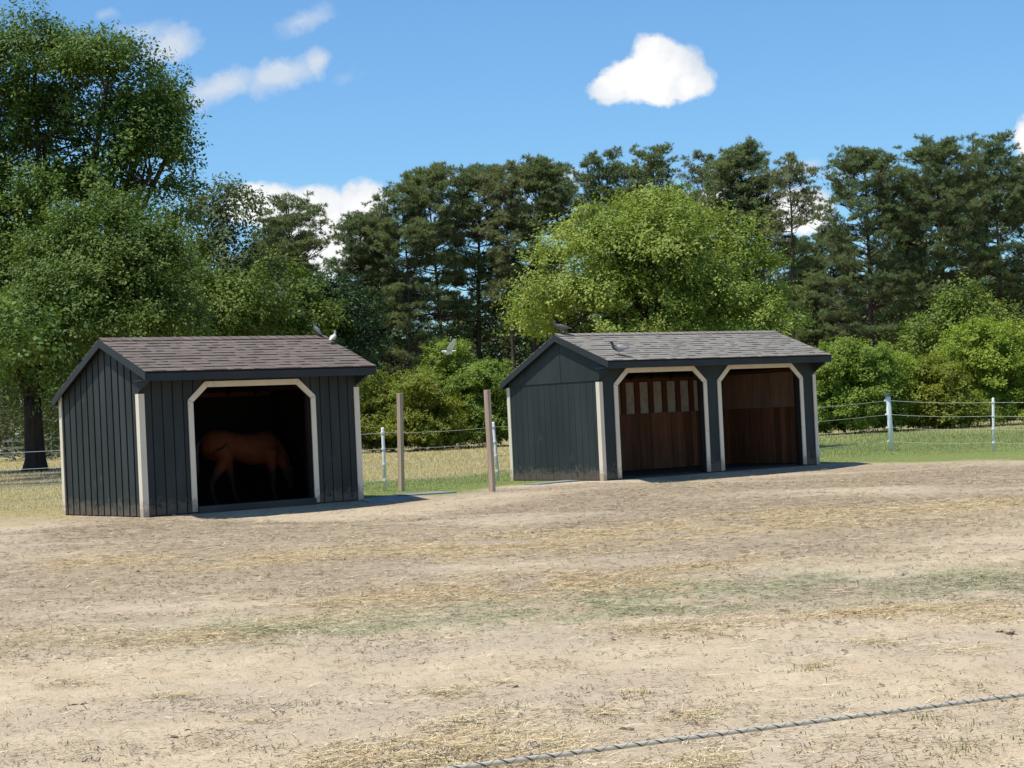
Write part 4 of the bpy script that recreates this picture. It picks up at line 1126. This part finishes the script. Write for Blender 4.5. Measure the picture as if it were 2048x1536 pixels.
# right hind trails back, left hind steps forward
legm([(.22,-.14,1.05,.22), (.34,-.15,.84,.16), (.22,-.14,.66,.105), (.06,-.13,.46,.07), (.04,-.13,.38,.055), (.07,-.13,.20,.042), (.08,-.13,.12,.052), (.12,-.13,.06,.05), (.14,-.13,.0,.062)])
legm([(.30,.14,1.05,.21), (.52,.15,.84,.15), (.58,.14,.66,.095), (.62,.14,.47,.068), (.64,.14,.38,.053), (.68,.14,.20,.042), (.70,.14,.12,.052), (.74,.14,.06,.05), (.76,.14,.0,.062)])
legm([(1.30,-.15,.98,.16), (1.32,-.15,.76,.11), (1.34,-.15,.56,.07), (1.35,-.15,.47,.062), (1.345,-.15,.40,.05), (1.34,-.15,.2,.04), (1.35,-.15,.12,.048), (1.38,-.15,.05,.05), (1.39,-.15,.0,.062)])
legm([(1.34,.15,.98,.16), (1.44,.15,.76,.11), (1.50,.15,.56,.07), (1.52,.15,.47,.062), (1.525,.15,.40,.05), (1.55,.15,.2,.04), (1.56,.15,.12,.048), (1.60,.15,.05,.05), (1.62,.15,.0,.062)])
horse_e = empty('horse', hl, S['yaw'], 'bay horse with black lower legs and lowered head standing inside the smaller shed', 'horse')
fused('body', horse, .022, hm, horse_e)
mb = MB(); mb.tube([(-.05, 0, 1.22), (-.14, 0, 1.12), (-.17, .01, .9), (-.16, .02, .65), (-.15, .02, .45)], [.035, .05, .065, .06, .015], 10); mb.build('tail', MAT['hair_black'], horse_e, True)
mb = MB()
for k in range(16):
    t = k/15; x = 1.30+.42*t; z = 1.33-.02*t-.56*t*t
    mb.tube([(x, 0, z-.03), (x+.03, -.05, z-.02), (x-.01, -.10, z-.16)], [.02, .022, .006], 5)
mb.build('mane', MAT['hair_black'], horse_e, True)
for sgn in (-1, 1):
    mb = MB(); mb.loft([((1.80+.001, sgn*.072, .535), (0.0, 0, .006), (.006, 0, 0)), ((1.80, sgn*.082, .535), (0, 0, .016), (.016, 0, 0)), ((1.80, sgn*.088, .535), (0, 0, .006), (.006, 0, 0))]); mb.build('eye', MAT['hair_black'], horse_e, True)

# pigeons
def pigeon_mat(name, body, wing):
    m, N = new_mat(name); tcO = N.n('ShaderNodeTexCoord').outputs['Object']; z = N.n('ShaderNodeSeparateXYZ', i={0: tcO})
    f = N.ramp(N.math('ADD', z.outputs[0], N.math('MULTIPLY_ADD', N.noise(tcO, 18, 3), .12, -.06)), [(.02, 0.0), (.07, 1.0)])
    return finish(m, N, N.mix(f, wing, body), .6)
PM = {'grey': pigeon_mat('grey_pigeon_feathers', (.05, .055, .062), (.15, .155, .165)), 'pale': pigeon_mat('pale_pigeon_feathers', (.30, .31, .26), (.56, .55, .46)),
      'dark': pigeon_mat('dark_pigeon_feathers', (.06, .075, .06), (.16, .14, .12)), 'barred': pigeon_mat('barred_pigeon_feathers', (.03, .035, .035), (.34, .34, .35)), 'white': pigeon_mat('white_pigeon_feathers', (.62, .62, .64), (.72, .71, .70))}
LEGM = simple('pink_bird_legs', (.35, .10, .08), .6); BEAK = simple('dark_beak', (.05, .045, .04), .5)
def pigeon(loc, rz, mat, label, pitch=.5, head_up=1.0, neck=.0):
    e = empty('pigeon', loc, rz, label, 'bird', 'pigeons on and above the shed roofs')
    b = MB(); cp, sp = math.cos(pitch), math.sin(pitch)
    def pt(x, z): return np.array([x*cp-z*sp, 0, x*sp+z*cp+.135])
    def rg(x, z, a, c): p = pt(x, z); return (p, (0, a, 0), (-c*sp, 0, c*cp))
    b.loft([rg(-.235, -.0, .035, .008), rg(-.17, 0, .036, .014), rg(-.12, .0, .045, .032), rg(-.06, .0, .062, .055), rg(0, .0, .068, .066), rg(.06, .0, .058, .06), rg(.10, .012, .042, .046), rg(.13, .03, .03, .03)])
    h0 = pt(.105, .02); h1 = h0+np.array([.015+neck, 0, .055*head_up]); h2 = h1+np.array([.012+neck*.4, 0, .035*head_up])
    b.tube([h0, h1, h2, h2+[.012, 0, .012]], [.042, .028, .029, .016], 10)
    fused('body', b, .007, mat, e, 3)
    q = MB(); q.tube([h2+[.02, 0, 0], h2+[.052, 0, -.012]], [.009, .002], 6); q.build('beak', BEAK, e)
    for s_ in (-1, 1):
        q = MB(); q.loft([((.05*cp, s_*.062, .135+.05*sp+.012), (.01, 0, .025), (0, .008, 0)), ((-.02*cp, s_*.068, .135-.02*sp+.01), (.012, 0, .05), (0, .01, 0)), ((-.12*cp, s_*.052, .135-.12*sp+.008), (.008, 0, .035), (0, .008, 0)), ((-.20*cp, s_*.025, .135-.20*sp+.004), (.003, 0, .01), (0, .004, 0))])
        q.build('wing', mat, e, True)
        q = MB(); q.tube([(.0, s_*.028, .09), (.005, s_*.03, .012), (.006, s_*.03, .005)], [.008, .006, .008], 6); q.tube([(-.02, s_*.03, .005), (.045, s_*.035, .004)], [.004, .004], 5); q.build('leg', LEGM, e)
    return e
def on_roof(Sd, p, u, v, lift=.02):
    c, s_ = math.cos(Sd['yaw']), math.sin(Sd['yaw'])
    z = float(np.interp(v, [-p[0], p[1], Sd['D']+p[4]], [p[2], p[3], p[5]]))
    return (Sd['x']+u*c-v*s_, Sd['y']+u*s_+v*c, Sd['z0']+z+lift)
LP = (.465, 1.129, 2.425, 3.049, .078, 2.099); RP = (.444, 1.25, 2.419, 3.034, .127, 2.119)
pigeon(on_roof(LEFT, LP, 4.36, 1.129, .03), 2.9, PM['grey'], 'grey pigeon standing upright at the right end of the brown roof ridge', .8).scale = (.74, .74, .74)
pigeon(on_roof(LEFT, LP, 4.47, .76, .02), 1.2, PM['pale'], 'whitish pigeon perched at the brown roof edge just below the ridge', .35).scale = (.72, .72, .72)
pigeon(on_roof(RIGHT, RP, .06, 1.25, .03), 3.3, PM['dark'], 'dark pigeon crouched on the left peak of the grey roof', .15)
pigeon(on_roof(RIGHT, RP, .42, -.18, .02), 3.05, PM['barred'], 'black headed pigeon walking low on the grey roof slope', .05, 1.25, .012)
# flying pigeon
fp = at(897, 704, 47.0)
fe_ = empty('pigeon', tuple(fp), 3.5, 'white pigeon flying between the two sheds with one wing raised', 'bird', 'pigeons on and above the shed roofs')
b = MB()
b.loft([((-.20, 0, .03), (0, .06, 0), (0, 0, .008)), ((-.13, 0, .02), (0, .04, 0), (0, 0, .018)), ((-.06, 0, 0), (0, .055, 0), (0, 0, .05)), ((.02, 0, -.005), (0, .062, 0), (0, 0, .06)), ((.09, 0, 0), (0, .045, 0), (0, 0, .045)), ((.13, 0, .012), (0, .028, 0), (0, 0, .03)), ((.165, 0, .018), (0, .027, 0), (0, 0, .028)), ((.185, 0, .016), (0, .014, 0), (0, 0, .014))])
fused('body', b, .008, PM['white'], fe_, 3)
for s_, up_ in ((1, .95), (-1, -.25)):
    b = MB(); k = math.cos(math.atan(up_))
    def wp(t, c): return np.array([.03-.10*t, s_*(.04+.33*t*k*.8), .03+.33*t*up_*.85]), c
    rows = [wp(0, .075), wp(.35, .085), wp(.7, .07), wp(1.0, .02)]
    b.loft([(c-np.array([.03, 0, 0]), (a, 0, 0), (0, -.004*up_*s_, .006)) for c, a in rows])
    b.build('wing', PM['white'], fe_, True)
b = MB(); b.tube([(.18, 0, .016), (.212, 0, .006)], [.008, .002], 6); b.build('beak', BEAK, fe_)

# empty roots get their matrices before anything reads them
bpy.context.view_layer.update()
